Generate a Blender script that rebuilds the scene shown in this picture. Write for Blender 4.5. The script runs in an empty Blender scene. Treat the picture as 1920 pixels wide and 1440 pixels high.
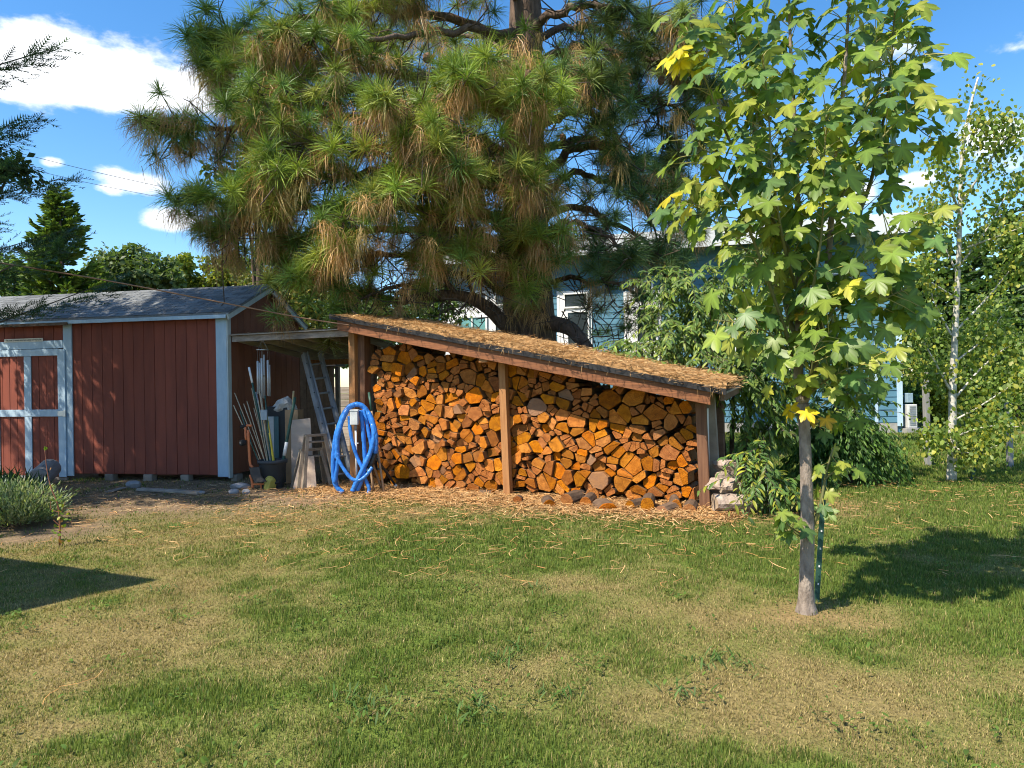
import bpy, math, random
import numpy as np
from mathutils import Vector, Matrix, Euler

scene = bpy.context.scene
COL = scene.collection
R = math.radians
# ------------------------------------------------------------------ camera
EYE = Vector((0, 0, 1.54)); FPX = 1280.0
ROLL = R(0.9); CR, SR = math.cos(ROLL), math.sin(ROLL)
cam_d = bpy.data.cameras.new('camera'); cam = bpy.data.objects.new('camera', cam_d); COL.objects.link(cam)
cam_d.sensor_width = 36.0; cam_d.lens = FPX / 1920 * 36; cam_d.clip_start = 0.05; cam_d.clip_end = 2000
m = Matrix(((CR, SR, 0, 0), (0, 0, -1, 0), (-SR, CR, 0, 0), (0, 0, 0, 1))); m.translation = EYE
cam.matrix_world = m
scene.camera = cam
# ------------------------------------------------------------------ light
SUN_EL = R(51); SUN_H = Vector((-0.82, -0.572, 0)).normalized()          # horizontal direction towards the sun
SUN_DIR = Vector((SUN_H.x * math.cos(SUN_EL), SUN_H.y * math.cos(SUN_EL), math.sin(SUN_EL)))
sun_d = bpy.data.lights.new('sun', 'SUN'); sun_d.energy = 5.0; sun_d.angle = R(0.5); sun_d.color = (1.0, 0.90, 0.74)
sun = bpy.data.objects.new('sun', sun_d); COL.objects.link(sun)
sun.rotation_euler = (-SUN_DIR).to_track_quat('-Z', 'Y').to_euler()
sun.location = SUN_DIR * 40
w = bpy.data.worlds.new('World'); scene.world = w; w.use_nodes = True
nt = w.node_tree; N = nt.nodes; Lk = nt.links
for n in list(N): N.remove(n)
def wn(t, **kw):
    n = N.new(t)
    for k, v in kw.items(): setattr(n, k, v)
    return n
out = wn('ShaderNodeOutputWorld'); bg = wn('ShaderNodeBackground'); bg.inputs['Strength'].default_value = 0.14
Lk.new(bg.outputs[0], out.inputs[0])
sky = wn('ShaderNodeTexSky', sky_type='NISHITA'); sky.sun_disc = False
sky.sun_elevation = SUN_EL; sky.sun_rotation = math.atan2(SUN_H.x, SUN_H.y)
sky.air_density = 1.0; sky.dust_density = 0.35; sky.ozone_density = 1.6; sky.altitude = 50
hs = wn('ShaderNodeHueSaturation'); hs.inputs['Saturation'].default_value = 1.32; hs.inputs['Value'].default_value = 1.0
Lk.new(sky.outputs[0], hs.inputs['Color'])
tc = wn('ShaderNodeTexCoord')
nz = wn('ShaderNodeTexNoise'); nz.inputs['Scale'].default_value = 9; nz.inputs['Detail'].default_value = 7; nz.inputs['Roughness'].default_value = 0.6
mp = wn('ShaderNodeMapping'); mp.inputs['Scale'].default_value = (1, 1, 2.1)
Lk.new(tc.outputs['Generated'], mp.inputs[0]); Lk.new(mp.outputs[0], nz.inputs['Vector'])
acc = None
def wdir(px, py):
    dx, dy = px - 960, 720 - py
    return Vector((dx * CR + dy * SR, FPX, -dx * SR + dy * CR)).normalized()
clouds = [(60, 120, .13, .045, 1), (200, 140, .12, .045, 1), (330, 165, .10, .032, 1), (250, 336, .043, .016, .95), (212, 352, .02, .009, .6),
          (328, 414, .036, .017, .95), (1870, 265, .05, .03, .75), (1715, 340, .03, .012, .85), (1615, 360, .03, .02, .7), (690, 105, .05, .02, .5),
          (1850, 110, .16, .018, .42), (1660, 90, .05, .02, .6), (370, 120, .06, .02, .4), (100, 303, .015, .006, .6)]
dirs = [(wdir(a, b), c, e, f) for a, b, c, e, f in clouds]
for az, el, a, b, f in [(75, 30, .3, .08, .9), (110, 22, .25, .07, .9), (-80, 35, .3, .09, .9), (160, 28, .3, .08, .9), (-140, 25, .25, .07, .9)]:
    dirs.append((Vector((math.sin(R(az)) * math.cos(R(el)), math.cos(R(az)) * math.cos(R(el)), math.sin(R(el)))), a, b, f))
for dvec, a, b, f in dirs:
    s_ = wn('ShaderNodeVectorMath', operation='SUBTRACT'); s_.inputs[1].default_value = dvec; Lk.new(tc.outputs['Generated'], s_.inputs[0])
    m_ = wn('ShaderNodeVectorMath', operation='MULTIPLY'); m_.inputs[1].default_value = (1 / a, 1 / a, 1 / b); Lk.new(s_.outputs[0], m_.inputs[0])
    l_ = wn('ShaderNodeVectorMath', operation='LENGTH'); Lk.new(m_.outputs[0], l_.inputs[0])
    r_ = wn('ShaderNodeMapRange'); r_.inputs['From Min'].default_value = 1.35; r_.inputs['From Max'].default_value = 0.25
    r_.inputs['To Min'].default_value = 0; r_.inputs['To Max'].default_value = f; Lk.new(l_.outputs['Value'], r_.inputs['Value'])
    if acc is None: acc = r_.outputs[0]
    else:
        x_ = wn('ShaderNodeMath', operation='MAXIMUM'); Lk.new(acc, x_.inputs[0]); Lk.new(r_.outputs[0], x_.inputs[1]); acc = x_.outputs[0]
# blob + noise -> soft-edged cloud
k1 = wn('ShaderNodeMath', operation='MULTIPLY_ADD'); k1.inputs[1].default_value = 2.3; k1.inputs[2].default_value = -1.15; Lk.new(nz.outputs['Fac'], k1.inputs[0])
k2 = wn('ShaderNodeMath', operation='ADD'); Lk.new(acc, k2.inputs[0]); Lk.new(k1.outputs[0], k2.inputs[1])
k3 = wn('ShaderNodeMapRange', interpolation_type='SMOOTHSTEP'); k3.inputs['From Min'].default_value = 0.22; k3.inputs['From Max'].default_value = 0.75; Lk.new(k2.outputs[0], k3.inputs['Value'])
k4 = wn('ShaderNodeMath', operation='MULTIPLY', use_clamp=True); Lk.new(k3.outputs[0], k4.inputs[0])
k5 = wn('ShaderNodeMapRange'); k5.inputs['From Max'].default_value = 0.15; Lk.new(acc, k5.inputs['Value']); Lk.new(k5.outputs[0], k4.inputs[1])
mx = wn('ShaderNodeMix', data_type='RGBA'); mx.inputs['B'].default_value = (5.6, 5.75, 6.0, 1)
Lk.new(k4.outputs[0], mx.inputs['Factor']); Lk.new(hs.outputs[0], mx.inputs['A']); Lk.new(mx.outputs['Result'], bg.inputs['Color'])
scene.view_settings.view_transform = 'Standard'; scene.view_settings.look = 'None'
scene.view_settings.exposure = 0.85; scene.view_settings.gamma = 1.0; scene.view_settings.use_curve_mapping = False
scene.cycles.max_bounces = 4; scene.cycles.diffuse_bounces = 2; scene.cycles.glossy_bounces = 2; scene.cycles.transmission_bounces = 3
scene.cycles.use_denoising = True; scene.cycles.caustics_reflective = False; scene.cycles.caustics_refractive = False
scene.cycles.use_adaptive_sampling = True; scene.cycles.adaptive_threshold = 0.015; scene.cycles.pixel_filter_type = 'BLACKMAN_HARRIS'; scene.cycles.filter_width = 1.05

# ------------------------------------------------------------------ geometry from the picture's perspective
def P(px, py, d):
    dx, dy = px - 960, 720 - py
    return Vector(((dx * CR + dy * SR) / FPX * d, d, EYE.z + (-dx * SR + dy * CR) / FPX * d))
def G(px, py, z=0.0):
    dx, dy = px - 960, 720 - py
    return P(px, py, (z - EYE.z) * FPX / (-dx * SR + dy * CR))
class Frame:                                   # an upright plane: origin on the ground, u to the right, n towards the viewer
    def __init__(s, o, u):
        s.o = Vector((o[0], o[1], 0)); s.u = Vector((u[0], u[1], 0)).normalized(); s.n = Vector((s.u.y, -s.u.x, 0)); s.b = -s.n
    def pt(s, a, z, off=0.0): return s.o + s.u * a + s.n * off + Vector((0, 0, z))
    def hit(s, px, py, off=0.0):
        r = P(px, py, 1) - EYE; q = s.o + s.n * off
        p = EYE + r * ((q - EYE).dot(s.n) / r.dot(s.n))
        return (p - s.o).dot(s.u), p.z
rng = np.random.default_rng(11); rnd = random.Random(5)
Z = Vector((0, 0, 1))

# ------------------------------------------------------------------ objects
def origin_of(o):
    v = Vector((0, 0, 0))
    while o is not None: v += o.location; o = o.parent
    return v
def tag(o, label=None, cat=None, group=None, kind=None):
    if label: o['label'] = label
    if cat: o['category'] = cat
    if group: o['group'] = group
    if kind: o['kind'] = kind
    return o
def thing(name, label, cat, loc, group=None, kind=None):
    o = bpy.data.objects.new(name, None); COL.objects.link(o); o.location = loc; o.empty_display_size = 0.1
    return tag(o, label, cat, group, kind)
def link_mesh(name, me, parent=None, loc=None):
    o = bpy.data.objects.new(name, me); COL.objects.link(o)
    if parent is not None: o.parent = parent
    if loc is not None: o.location = loc
    return o
class MB:
    def __init__(s): s.v = []; s.f = []; s.m = []
    def face(s, idx, mi=0): s.f.append(tuple(idx)); s.m.append(mi)
    def box(s, o, a, b, c, mi=0):                # corner o, edge vectors a b c
        o = Vector(o); a = Vector(a); b = Vector(b); c = Vector(c)
        if a.cross(b).dot(c) < 0: a, b = b, a
        i = len(s.v)
        s.v += [o, o + a, o + a + b, o + b, o + c, o + a + c, o + a + b + c, o + b + c]
        for q in ((0, 3, 2, 1), (4, 5, 6, 7), (0, 1, 5, 4), (1, 2, 6, 5), (2, 3, 7, 6), (3, 0, 4, 7)): s.face([i + k for k in q], mi)
        return s
    def cbox(s, c, a, b, d, mi=0):
        c = Vector(c); a = Vector(a); b = Vector(b); d = Vector(d)
        return s.box(c - a / 2 - b / 2 - d / 2, a, b, d, mi)
    def beam(s, p, q, wdt, hgt, up=Z, mi=0):     # a timber from p to q, wdt across and hgt along up
        p = Vector(p); q = Vector(q); d = (q - p); a = d.normalized().cross(up).normalized(); b = a.cross(d.normalized())
        return s.box(p - a * wdt / 2 - b * hgt / 2, d, a * wdt, b * hgt, mi)
    def tube(s, pts, rad, n=8, cap=True, mi=0):
        pts = [Vector(p) for p in pts]
        if not hasattr(rad, '__len__'): rad = [rad] * len(pts)
        i0 = len(s.v); ref = None
        for k, p in enumerate(pts):
            t = (pts[min(k + 1, len(pts) - 1)] - pts[max(k - 1, 0)]).normalized()
            if ref is None:
                ref = t.orthogonal().normalized()
            ref = (ref - t * ref.dot(t)); ref = ref.normalized() if ref.length > 1e-6 else t.orthogonal().normalized()
            b = t.cross(ref)
            for j in range(n):
                a = 2 * math.pi * j / n; s.v.append(p + (ref * math.cos(a) + b * math.sin(a)) * rad[k])
        for k in range(len(pts) - 1):
            for j in range(n):
                s.face((i0 + k * n + j, i0 + k * n + (j + 1) % n, i0 + (k + 1) * n + (j + 1) % n, i0 + (k + 1) * n + j), mi)
        if cap:
            s.face([i0 + j for j in reversed(range(n))], mi); s.face([i0 + (len(pts) - 1) * n + j for j in range(n)], mi)
        return s
    def prism(s, poly, vec, mi=0, mi_side=None):
        poly = [Vector(p) for p in poly]; vec = Vector(vec); n = len(poly); i = len(s.v)
        nn = Vector((0, 0, 0))
        for k in range(n): nn += poly[k].cross(poly[(k + 1) % n])
        if nn.dot(vec) > 0: poly.reverse()
        s.v += poly + [p + vec for p in poly]
        s.face(range(i, i + n), mi); s.face(reversed(range(i + n, i + 2 * n)), mi)
        for k in range(n): s.face((i + (k + 1) % n, i + k, i + n + k, i + n + (k + 1) % n), mi if mi_side is None else mi_side)
        return s
    def lathe(s, c, prof, n=24, mi=0):
        c = Vector(c); i = len(s.v)
        for r, z in prof:
            for j in range(n):
                a = 2 * math.pi * j / n; s.v.append(c + Vector((r * math.cos(a), r * math.sin(a), z)))
        for k in range(len(prof) - 1):
            for j in range(n): s.face((i + k * n + j, i + k * n + (j + 1) % n, i + (k + 1) * n + (j + 1) % n, i + (k + 1) * n + j), mi)
        return s
    def build(s, name, mats, parent=None, smooth=False, bevel=0.0, origin=None, jitter=0.0):
        if jitter:
            for k, p in enumerate(s.v): s.v[k] = p + Vector((rnd.uniform(-1, 1), rnd.uniform(-1, 1), rnd.uniform(-1, 1))) * jitter
        if parent is not None: o0 = origin_of(parent)
        elif origin is not None: o0 = Vector(origin)
        else:
            xs = [p.x for p in s.v]; ys = [p.y for p in s.v]; zs = [p.z for p in s.v]
            o0 = Vector(((min(xs) + max(xs)) / 2, (min(ys) + max(ys)) / 2, min(zs)))
        me = bpy.data.meshes.new(name); me.from_pydata([tuple(p - o0) for p in s.v], [], s.f)
        if not isinstance(mats, (list, tuple)): mats = [mats]
        for mm in mats: me.materials.append(mm)
        if len(mats) > 1: me.polygons.foreach_set('material_index', s.m)
        if smooth: me.polygons.foreach_set('use_smooth', [True] * len(me.polygons))
        me.update()
        o = link_mesh(name, me, parent, None if parent is not None else o0)
        if bevel:
            b = o.modifiers.new('bevel', 'BEVEL'); b.width = bevel; b.segments = 2; b.limit_method = 'ANGLE'; b.angle_limit = R(40)
        return o
def spline(pts, n=6):                            # Catmull-Rom through pts
    pts = [Vector(p) for p in pts]; q = [pts[0] * 2 - pts[1]] + pts + [pts[-1] * 2 - pts[-2]]; out = []
    for i in range(1, len(q) - 2):
        for k in range(n):
            t = k / n; a, b, c, d = q[i - 1], q[i], q[i + 1], q[i + 2]
            out.append(0.5 * ((2 * b) + (c - a) * t + (2 * a - 5 * b + 4 * c - d) * t * t + (3 * b - a - 3 * c + d) * t ** 3))
    out.append(pts[-1]); return out
# many alike small pieces baked into one mesh with a colour attribute
def mesh_tris(name, v, tri, col=None, mat=None, smooth=False):
    me = bpy.data.meshes.new(name); v = np.ascontiguousarray(v, dtype=np.float32); tri = np.ascontiguousarray(tri, dtype=np.int32)
    me.vertices.add(len(v)); me.vertices.foreach_set('co', v.ravel())
    me.loops.add(tri.size); me.loops.foreach_set('vertex_index', tri.ravel())
    me.polygons.add(len(tri)); me.polygons.foreach_set('loop_start', np.arange(0, tri.size, 3, dtype=np.int32))
    if smooth: me.polygons.foreach_set('use_smooth', np.ones(len(tri), dtype=bool))
    if col is not None:
        a = me.color_attributes.new('col', 'FLOAT_COLOR', 'POINT')
        c = np.ones((len(v), 4), dtype=np.float32); c[:, :3] = col; a.data.foreach_set('color', c.ravel())
    if mat is not None: me.materials.append(mat)
    me.update(calc_edges=True); return me
def bake(tv, tf, pos, Rm, sc, col, tw=None):
    """template verts tv (n,3), tris tf; pos (N,3); Rm (N,3,3) columns = local axes; sc (N,) or (N,3); col (N,3); tw (n,) shade per template vertex"""
    tv = np.asarray(tv, dtype=np.float64); tf = np.asarray(tf, dtype=np.int64); n = len(pos)
    sc = np.asarray(sc, dtype=np.float64)
    if sc.ndim == 1: sc = np.repeat(sc[:, None], 3, 1)
    loc = tv[None] * sc[:, None, :]
    v = np.einsum('nij,nkj->nki', Rm, loc) + np.asarray(pos)[:, None, :]
    tri = (tf[None] + (np.arange(n) * len(tv))[:, None, None]).reshape(-1, 3)
    c = np.repeat(np.asarray(col)[:, None, :], len(tv), 1)
    if tw is not None: c = c * np.asarray(tw)[None, :, None]
    return v.reshape(-1, 3), tri, c.reshape(-1, 3)
def merge(parts):
    vs, ts, cs, k = [], [], [], 0
    for v, t, c in parts: vs.append(v); ts.append(t + k); cs.append(c); k += len(v)
    return np.concatenate(vs), np.concatenate(ts), np.concatenate(cs)
def put(name, parts, mat, parent=None, origin=None, kind=None, smooth=False):
    v, t, c = merge(parts) if isinstance(parts, list) else parts
    if parent is not None: o0 = np.array(origin_of(parent))
    elif origin is not None: o0 = np.array(origin)
    else: o0 = np.zeros(3)
    o = link_mesh(name, mesh_tris(name, v - o0, t, c, mat, smooth), parent, None if parent is not None else tuple(o0))
    if kind: o['kind'] = kind
    return o
def frames(d, nrm):
    """rotation matrices with local x along d and local z near nrm"""
    d = d / (np.linalg.norm(d, axis=1, keepdims=True) + 1e-9)
    y = np.cross(nrm, d); y /= (np.linalg.norm(y, axis=1, keepdims=True) + 1e-9)
    z = np.cross(d, y); return np.stack([d, y, z], axis=2)
def unit(n, g=None):
    v = (g or rng).normal(size=(n, 3)); return v / np.linalg.norm(v, axis=1, keepdims=True)
def pal(n, cols, var=0.18, g=None, weights=None):
    g = g or rng; cols = np.asarray(cols, float); i = g.choice(len(cols), n, p=weights)
    return cols[i] * (1 + var * g.normal(size=(n, 1))).clip(0.45, 1.7)
def vnoise(x, y, seed=0):
    x = np.asarray(x, float); y = np.asarray(y, float)
    xi = np.floor(x).astype(np.int64); yi = np.floor(y).astype(np.int64); fx = x - xi; fy = y - yi
    def h(a, b):
        k = (a * 374761393 + b * 668265263 + seed * 982451653) & 0xffffffff
        k = ((k ^ (k >> 13)) * 1274126177) & 0xffffffff
        return ((k ^ (k >> 16)) & 0xffff) / 65535.0
    fx = fx * fx * (3 - 2 * fx); fy = fy * fy * (3 - 2 * fy)
    return (h(xi, yi) * (1 - fx) + h(xi + 1, yi) * fx) * (1 - fy) + (h(xi, yi + 1) * (1 - fx) + h(xi + 1, yi + 1) * fx) * fy
def fbm(x, y, s, seed=0, o=4):
    r = 0; a = 0.5; t = 0
    for k in range(o): r = r + a * vnoise(x * s, y * s, seed + k * 17); t += a; a *= 0.5; s *= 2.1
    return r / t

# ------------------------------------------------------------------ materials
MATS = {}
def mat(name, col, rough=0.75, col2=None, scale=6.0, stretch=(1, 1, 1), bump=0.25, bscale=60.0, ovar=0.0, metal=0.0, spec=0.3, detail=6, bstretch=None, dist=0.004):
    if name in MATS: return MATS[name]
    m = bpy.data.materials.new(name); m.use_nodes = True; t = m.node_tree; n = t.nodes; L = t.links; b = n['Principled BSDF']
    b.inputs['Roughness'].default_value = rough; b.inputs['Metallic'].default_value = metal; b.inputs['Specular IOR Level'].default_value = spec
    c = n.new('ShaderNodeTexCoord'); mp = n.new('ShaderNodeMapping'); mp.inputs['Scale'].default_value = stretch; L.new(c.outputs['Object'], mp.inputs[0])
    z = n.new('ShaderNodeTexNoise'); z.inputs['Scale'].default_value = scale; z.inputs['Detail'].default_value = detail; z.inputs['Roughness'].default_value = 0.6; L.new(mp.outputs[0], z.inputs['Vector'])
    if ovar:
        oi = n.new('ShaderNodeObjectInfo'); ad = n.new('ShaderNodeVectorMath'); ad.operation = 'ADD'; sc_ = n.new('ShaderNodeMath'); sc_.operation = 'MULTIPLY'; sc_.inputs[1].default_value = 57.0
        L.new(oi.outputs['Random'], sc_.inputs[0]); L.new(mp.outputs[0], ad.inputs[0]); L.new(sc_.outputs[0], ad.inputs[1]); L.new(ad.outputs[0], z.inputs['Vector'])
    rp = n.new('ShaderNodeValToRGB'); col2 = col2 or tuple(x * 0.72 for x in col)
    rp.color_ramp.elements[0].position = 0.3; rp.color_ramp.elements[1].position = 0.7
    rp.color_ramp.elements[0].color = (*col2, 1); rp.color_ramp.elements[1].color = (*col, 1); L.new(z.outputs['Fac'], rp.inputs[0])
    last = rp.outputs[0]
    if ovar:
        hv = n.new('ShaderNodeHueSaturation'); mr = n.new('ShaderNodeMapRange'); mr.inputs['To Min'].default_value = 1 - ovar; mr.inputs['To Max'].default_value = 1 + ovar
        L.new(oi.outputs['Random'], mr.inputs['Value']); L.new(mr.outputs[0], hv.inputs['Value']); L.new(last, hv.inputs['Color']); last = hv.outputs[0]
    L.new(last, b.inputs['Base Color'])
    if bump:
        z2 = n.new('ShaderNodeTexNoise'); z2.inputs['Scale'].default_value = bscale; z2.inputs['Detail'].default_value = 4
        mp2 = n.new('ShaderNodeMapping'); mp2.inputs['Scale'].default_value = bstretch or stretch; L.new(c.outputs['Object'], mp2.inputs[0]); L.new(mp2.outputs[0], z2.inputs['Vector'])
        bp = n.new('ShaderNodeBump'); bp.inputs['Strength'].default_value = bump; bp.inputs['Distance'].default_value = dist; L.new(z2.outputs['Fac'], bp.inputs['Height']); L.new(bp.outputs[0], b.inputs['Normal'])
    MATS[name] = m; return m
def leafmat(name, trans=0.4, rough=0.5, spec=0.3, tint=(1.15, 1.25, 0.5), ovar=0.0):
    if name in MATS: return MATS[name]
    m = bpy.data.materials.new(name); m.use_nodes = True; t = m.node_tree; n = t.nodes; L = t.links; b = n['Principled BSDF']
    a = n.new('ShaderNodeAttribute'); a.attribute_name = 'col'; b.inputs['Roughness'].default_value = rough; b.inputs['Specular IOR Level'].default_value = spec
    last = a.outputs['Color']
    if ovar:
        oi = n.new('ShaderNodeObjectInfo'); hv = n.new('ShaderNodeHueSaturation'); mr = n.new('ShaderNodeMapRange'); mr.inputs['To Min'].default_value = 1 - ovar; mr.inputs['To Max'].default_value = 1 + ovar
        L.new(oi.outputs['Random'], mr.inputs['Value']); L.new(mr.outputs[0], hv.inputs['Value']); L.new(last, hv.inputs['Color']); last = hv.outputs[0]
    L.new(last, b.inputs['Base Color'])
    if trans:
        tr = n.new('ShaderNodeBsdfTranslucent'); mu = n.new('ShaderNodeMix'); mu.data_type = 'RGBA'; mu.blend_type = 'MULTIPLY'; mu.inputs['Factor'].default_value = 1; mu.inputs['B'].default_value = (*tint, 1)
        L.new(last, mu.inputs['A']); L.new(mu.outputs['Result'], tr.inputs['Color'])
        ms = n.new('ShaderNodeMixShader'); ms.inputs[0].default_value = trans; L.new(b.outputs[0], ms.inputs[1]); L.new(tr.outputs[0], ms.inputs[2]); L.new(ms.outputs[0], n['Material Output'].inputs['Surface'])
    MATS[name] = m; return m

M_RED = mat('red_barn_paint', (0.25, 0.066, 0.040), 0.8, (0.165, 0.046, 0.031), 3.5, (1.5, 1.5, 0.22), 0.35, 45, bstretch=(6, 6, .4), ovar=.05)
M_BROWN = mat('brown_siding', (0.26, 0.095, 0.05), 0.85, (0.17, 0.06, 0.032), 2.5, (1, 1, 0.3), 0.4, 40, bstretch=(6, 6, .4), ovar=.06)  # browner tone for the end and rear walls
M_TRIM = mat('pale_blue_trim_paint', (0.42, 0.55, 0.66), 0.6, (0.33, 0.46, 0.58), 5, (3, 3, 1), 0.25, 60, ovar=.06)
M_TRIMG = mat('grey_blue_trim_paint', (0.50, 0.56, 0.56), 0.65, (0.40, 0.46, 0.47), 5, (3, 3, 1), 0.25, 60)
M_GREYWOOD = mat('weathered_grey_wood', (0.36, 0.31, 0.26), 0.9, (0.19, 0.155, 0.12), 3.5, (1, 1, 1), 0.5, 30, ovar=.2)
M_OLDPLANK = mat('weathered_fence_plank', (0.42, 0.38, 0.33), 0.9, (0.24, 0.20, 0.17), 2, (1, 1, 10), 0.5, 20, bstretch=(1, 1, 12), ovar=.2)
M_DARKWOOD = mat('dark_old_wood', (0.16, 0.10, 0.065), 0.9, (0.09, 0.055, 0.035), 4, (1, 1, 3), 0.5, 30, ovar=.15)
M_BEAM = mat('red_brown_stained_beam', (0.30, 0.118, 0.046), 0.65, (0.10, 0.036, 0.016), 6.0, (0.5, 0.5, 12), 0.4, 30, spec=.35)
M_POST = mat('tan_cedar_post', (0.42, 0.21, 0.085), 0.7, (0.28, 0.125, 0.045), 4.0, (8, 8, 0.5), 0.35, 40)
M_POSTDARK = mat('dark_brown_post', (0.20, 0.10, 0.055), 0.75, (0.11, 0.05, 0.028), 4.0, (8, 8, 0.5), 0.4, 40)
M_SHINGLE = mat('grey_asphalt_shingle', (0.17, 0.18, 0.185), 0.95, (0.105, 0.112, 0.12), 30, (1, 1, 1), 0.5, 250, ovar=.3)
M_ROLL = mat('dark_roll_roofing', (0.026, 0.026, 0.028), 0.7, (0.016, 0.016, 0.018), 10)
M_METAL = mat('dull_aluminium', (0.55, 0.57, 0.58), 0.45, (0.42, 0.44, 0.46), 8, metal=.85, spec=.5, bump=.1)
M_ALUM = mat('weathered_aluminium', (0.46, 0.48, 0.50), 0.5, (0.36, 0.38, 0.40), 8, metal=.55, spec=.5, bump=.1)
M_WHITE = mat('white_paint', (0.78, 0.78, 0.77), 0.5, (0.70, 0.70, 0.69), 4, bump=.1)
M_BLACK = mat('black_plastic', (0.03, 0.033, 0.036), 0.5, (0.022, 0.024, 0.026), 5, bump=.1)
M_RUBBER = mat('dark_rubber', (0.025, 0.025, 0.025), 0.8)
M_STRAW = mat('tan_needle_mat', (0.50, 0.31, 0.14), 0.95, (0.30, 0.17, 0.07), 14, bump=.8, bscale=60, dist=.02)
M_BARK = mat('grey_brown_bark', (0.17, 0.115, 0.085), 0.95, (0.065, 0.045, 0.035), 6, (2, 2, .6), 1.0, 14, bstretch=(2, 2, .5), dist=.04)
M_TWIG = mat('dark_twig_bark', (0.10, 0.075, 0.055), 0.9, (0.055, 0.04, 0.03), 10)
M_LEAF = leafmat('leaf', .42, .45, .35)
M_NEEDLE = leafmat('needle', .25, .45, .35, (1.2, 1.2, .6))
M_GRASS = leafmat('grass_blade', .35, .6, .2, (1.1, 1.15, .6))
M_DRY = leafmat('dry_needle', .15, .8, .15, (1, 1, 1))
# ------------------------------------------------------------------ the ground
def dry_at(x, y):
    a = fbm(x, y, 0.75, 3, 4); b = fbm(x, y, 2.6, 9, 3)
    c = fbm(x, y, 8.0, 61, 2); d = (a * 0.62 + b * 0.42 - 0.47) * 2.8 + (c - .5) * .9
    for cx, cy, rx, ry, k in [(-1.75, 3.95, .75, .33, .9), (-2.6, 4.4, .8, .25, .45), (1.3, 3.25, .8, .35, .75), (.35, 5.3, .5, .3, .4), (2.6, 3.6, .9, .3, .5), (-2.0, 3.15, .22, .1, .9),
                           (-.2, 4.2, 1.5, .5, -.45), (-1.6, 3.4, .5, .16, -.7), (2.2, 5.4, 1.6, 1.0, -.5), (.1, 6.6, 2.0, 1.0, -.2), (-.5, 2.9, 1.2, .3, -.4),
                           (1.5, 4.4, .9, .3, .55), (6, 9, 5, 3, -.55), (8, 14, 6, 5, -.7), (.4, 8.4, 3.0, .55, .55)]:
        d = d + k * np.exp(-((x - cx) / rx) ** 2 - ((y - cy) / ry) ** 2)
    return np.clip(d + 0.25, 0, 1)
def bare_at(x, y):
    """how far the grass gives way to earth and needles: before the shed, along and under the wood store"""
    b = np.zeros_like(np.asarray(x, float))
    # line of the wood store front, from its left end to its right end
    t = np.clip((x + 2.6) / 5.2, 0, 1.25); yl = 10.5 - t * 2.35
    b = np.maximum(b, np.clip(1.15 - (yl - y) / 1.1, 0, 1) * (y < yl + 3.5) * (x < 3.3))
    b = np.maximum(b, np.clip((y - 7.6 - .25 * (x + 4)) / 1.3, 0, 1) * (x < -1.6))
    b = np.maximum(b, np.clip(1.3 - ((x + 5.8) / 1.6) ** 2 - ((y - 7.6) / 1.0) ** 2, 0, 1))
    b = np.maximum(b, .75 * np.exp(-((x - 1.95) / .45) ** 2 - ((y - 4.5) / .3) ** 2))
    b = np.maximum(b, .8 * np.exp(-((x - 3.2) / 1.6) ** 2 - ((y - 8.3) / .8) ** 2))
    b = b * (0.55 + 0.9 * fbm(x, y, 1.8, 31, 3))
    return np.clip(b, 0, 1)
C_GREEN = np.array([[.135, .195, .034], [.16, .22, .040], [.10, .165, .036], [.20, .235, .055]])
C_STRAW = np.array([[.38, .30, .13], [.47, .37, .17], [.28, .22, .09], [.27, .26, .075], [.20, .16, .07]])
C_SOIL = np.array([.20, .145, .092])
gx = np.concatenate([np.linspace(-400, -14, 12), np.arange(-13.5, 14.01, .14), np.linspace(15, 400, 12)])
gy = np.concatenate([[-300, -100, -30, -10, -3], np.arange(1.2, 16.01, .14), np.linspace(17, 40, 14), [60, 110, 200, 400, 800]])
X, Y = np.meshgrid(gx, gy); nx, ny = len(gx), len(gy)
zz = (fbm(X, Y, 1.3, 5, 3) - .5) * .03 * (np.abs(X) < 13.6) * (Y > 1.2) * (Y < 16) - .008
D = dry_at(X, Y); B = bare_at(X, Y); f = fbm(X, Y, 5, 51, 3)[..., None]
gc = (C_GREEN[0] * .8) * (1 - D[..., None]) + C_STRAW[2] * .8 * D[..., None]
soil = C_SOIL * (.7 + .6 * f); pn = np.array([.33, .20, .095]) * (.7 + .6 * f)
wn_ = np.clip((X + 3.2) / 1.5, 0, 1)[..., None] * .75
gc = gc * (1 - B[..., None]) + (soil * (1 - wn_) + pn * wn_) * B[..., None]
far = np.clip((Y - 26) / 8, 0, 1)[..., None]; gc = gc * (1 - far) + np.array([.16, .17, .06]) * far
ii = np.arange(nx * ny).reshape(ny, nx); q = np.stack([ii[:-1, :-1], ii[:-1, 1:], ii[1:, 1:], ii[1:, :-1]], -1).reshape(-1, 4)
tri = np.concatenate([q[:, [0, 1, 2]], q[:, [0, 2, 3]]])
M_GROUND = bpy.data.materials.new('lawn_soil'); M_GROUND.use_nodes = True
t = M_GROUND.node_tree; b = t.nodes['Principled BSDF']; b.inputs['Roughness'].default_value = .95; b.inputs['Specular IOR Level'].default_value = .1
a = t.nodes.new('ShaderNodeAttribute'); a.attribute_name = 'col'
z1 = t.nodes.new('ShaderNodeTexNoise'); z1.inputs['Scale'].default_value = 38; z1.inputs['Detail'].default_value = 6
mr = t.nodes.new('ShaderNodeMapRange'); mr.inputs['To Min'].default_value = .45; mr.inputs['To Max'].default_value = 1.5; t.links.new(z1.outputs['Fac'], mr.inputs['Value'])
cc = t.nodes.new('ShaderNodeTexCoord'); t.links.new(cc.outputs['Object'], z1.inputs['Vector'])
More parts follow.
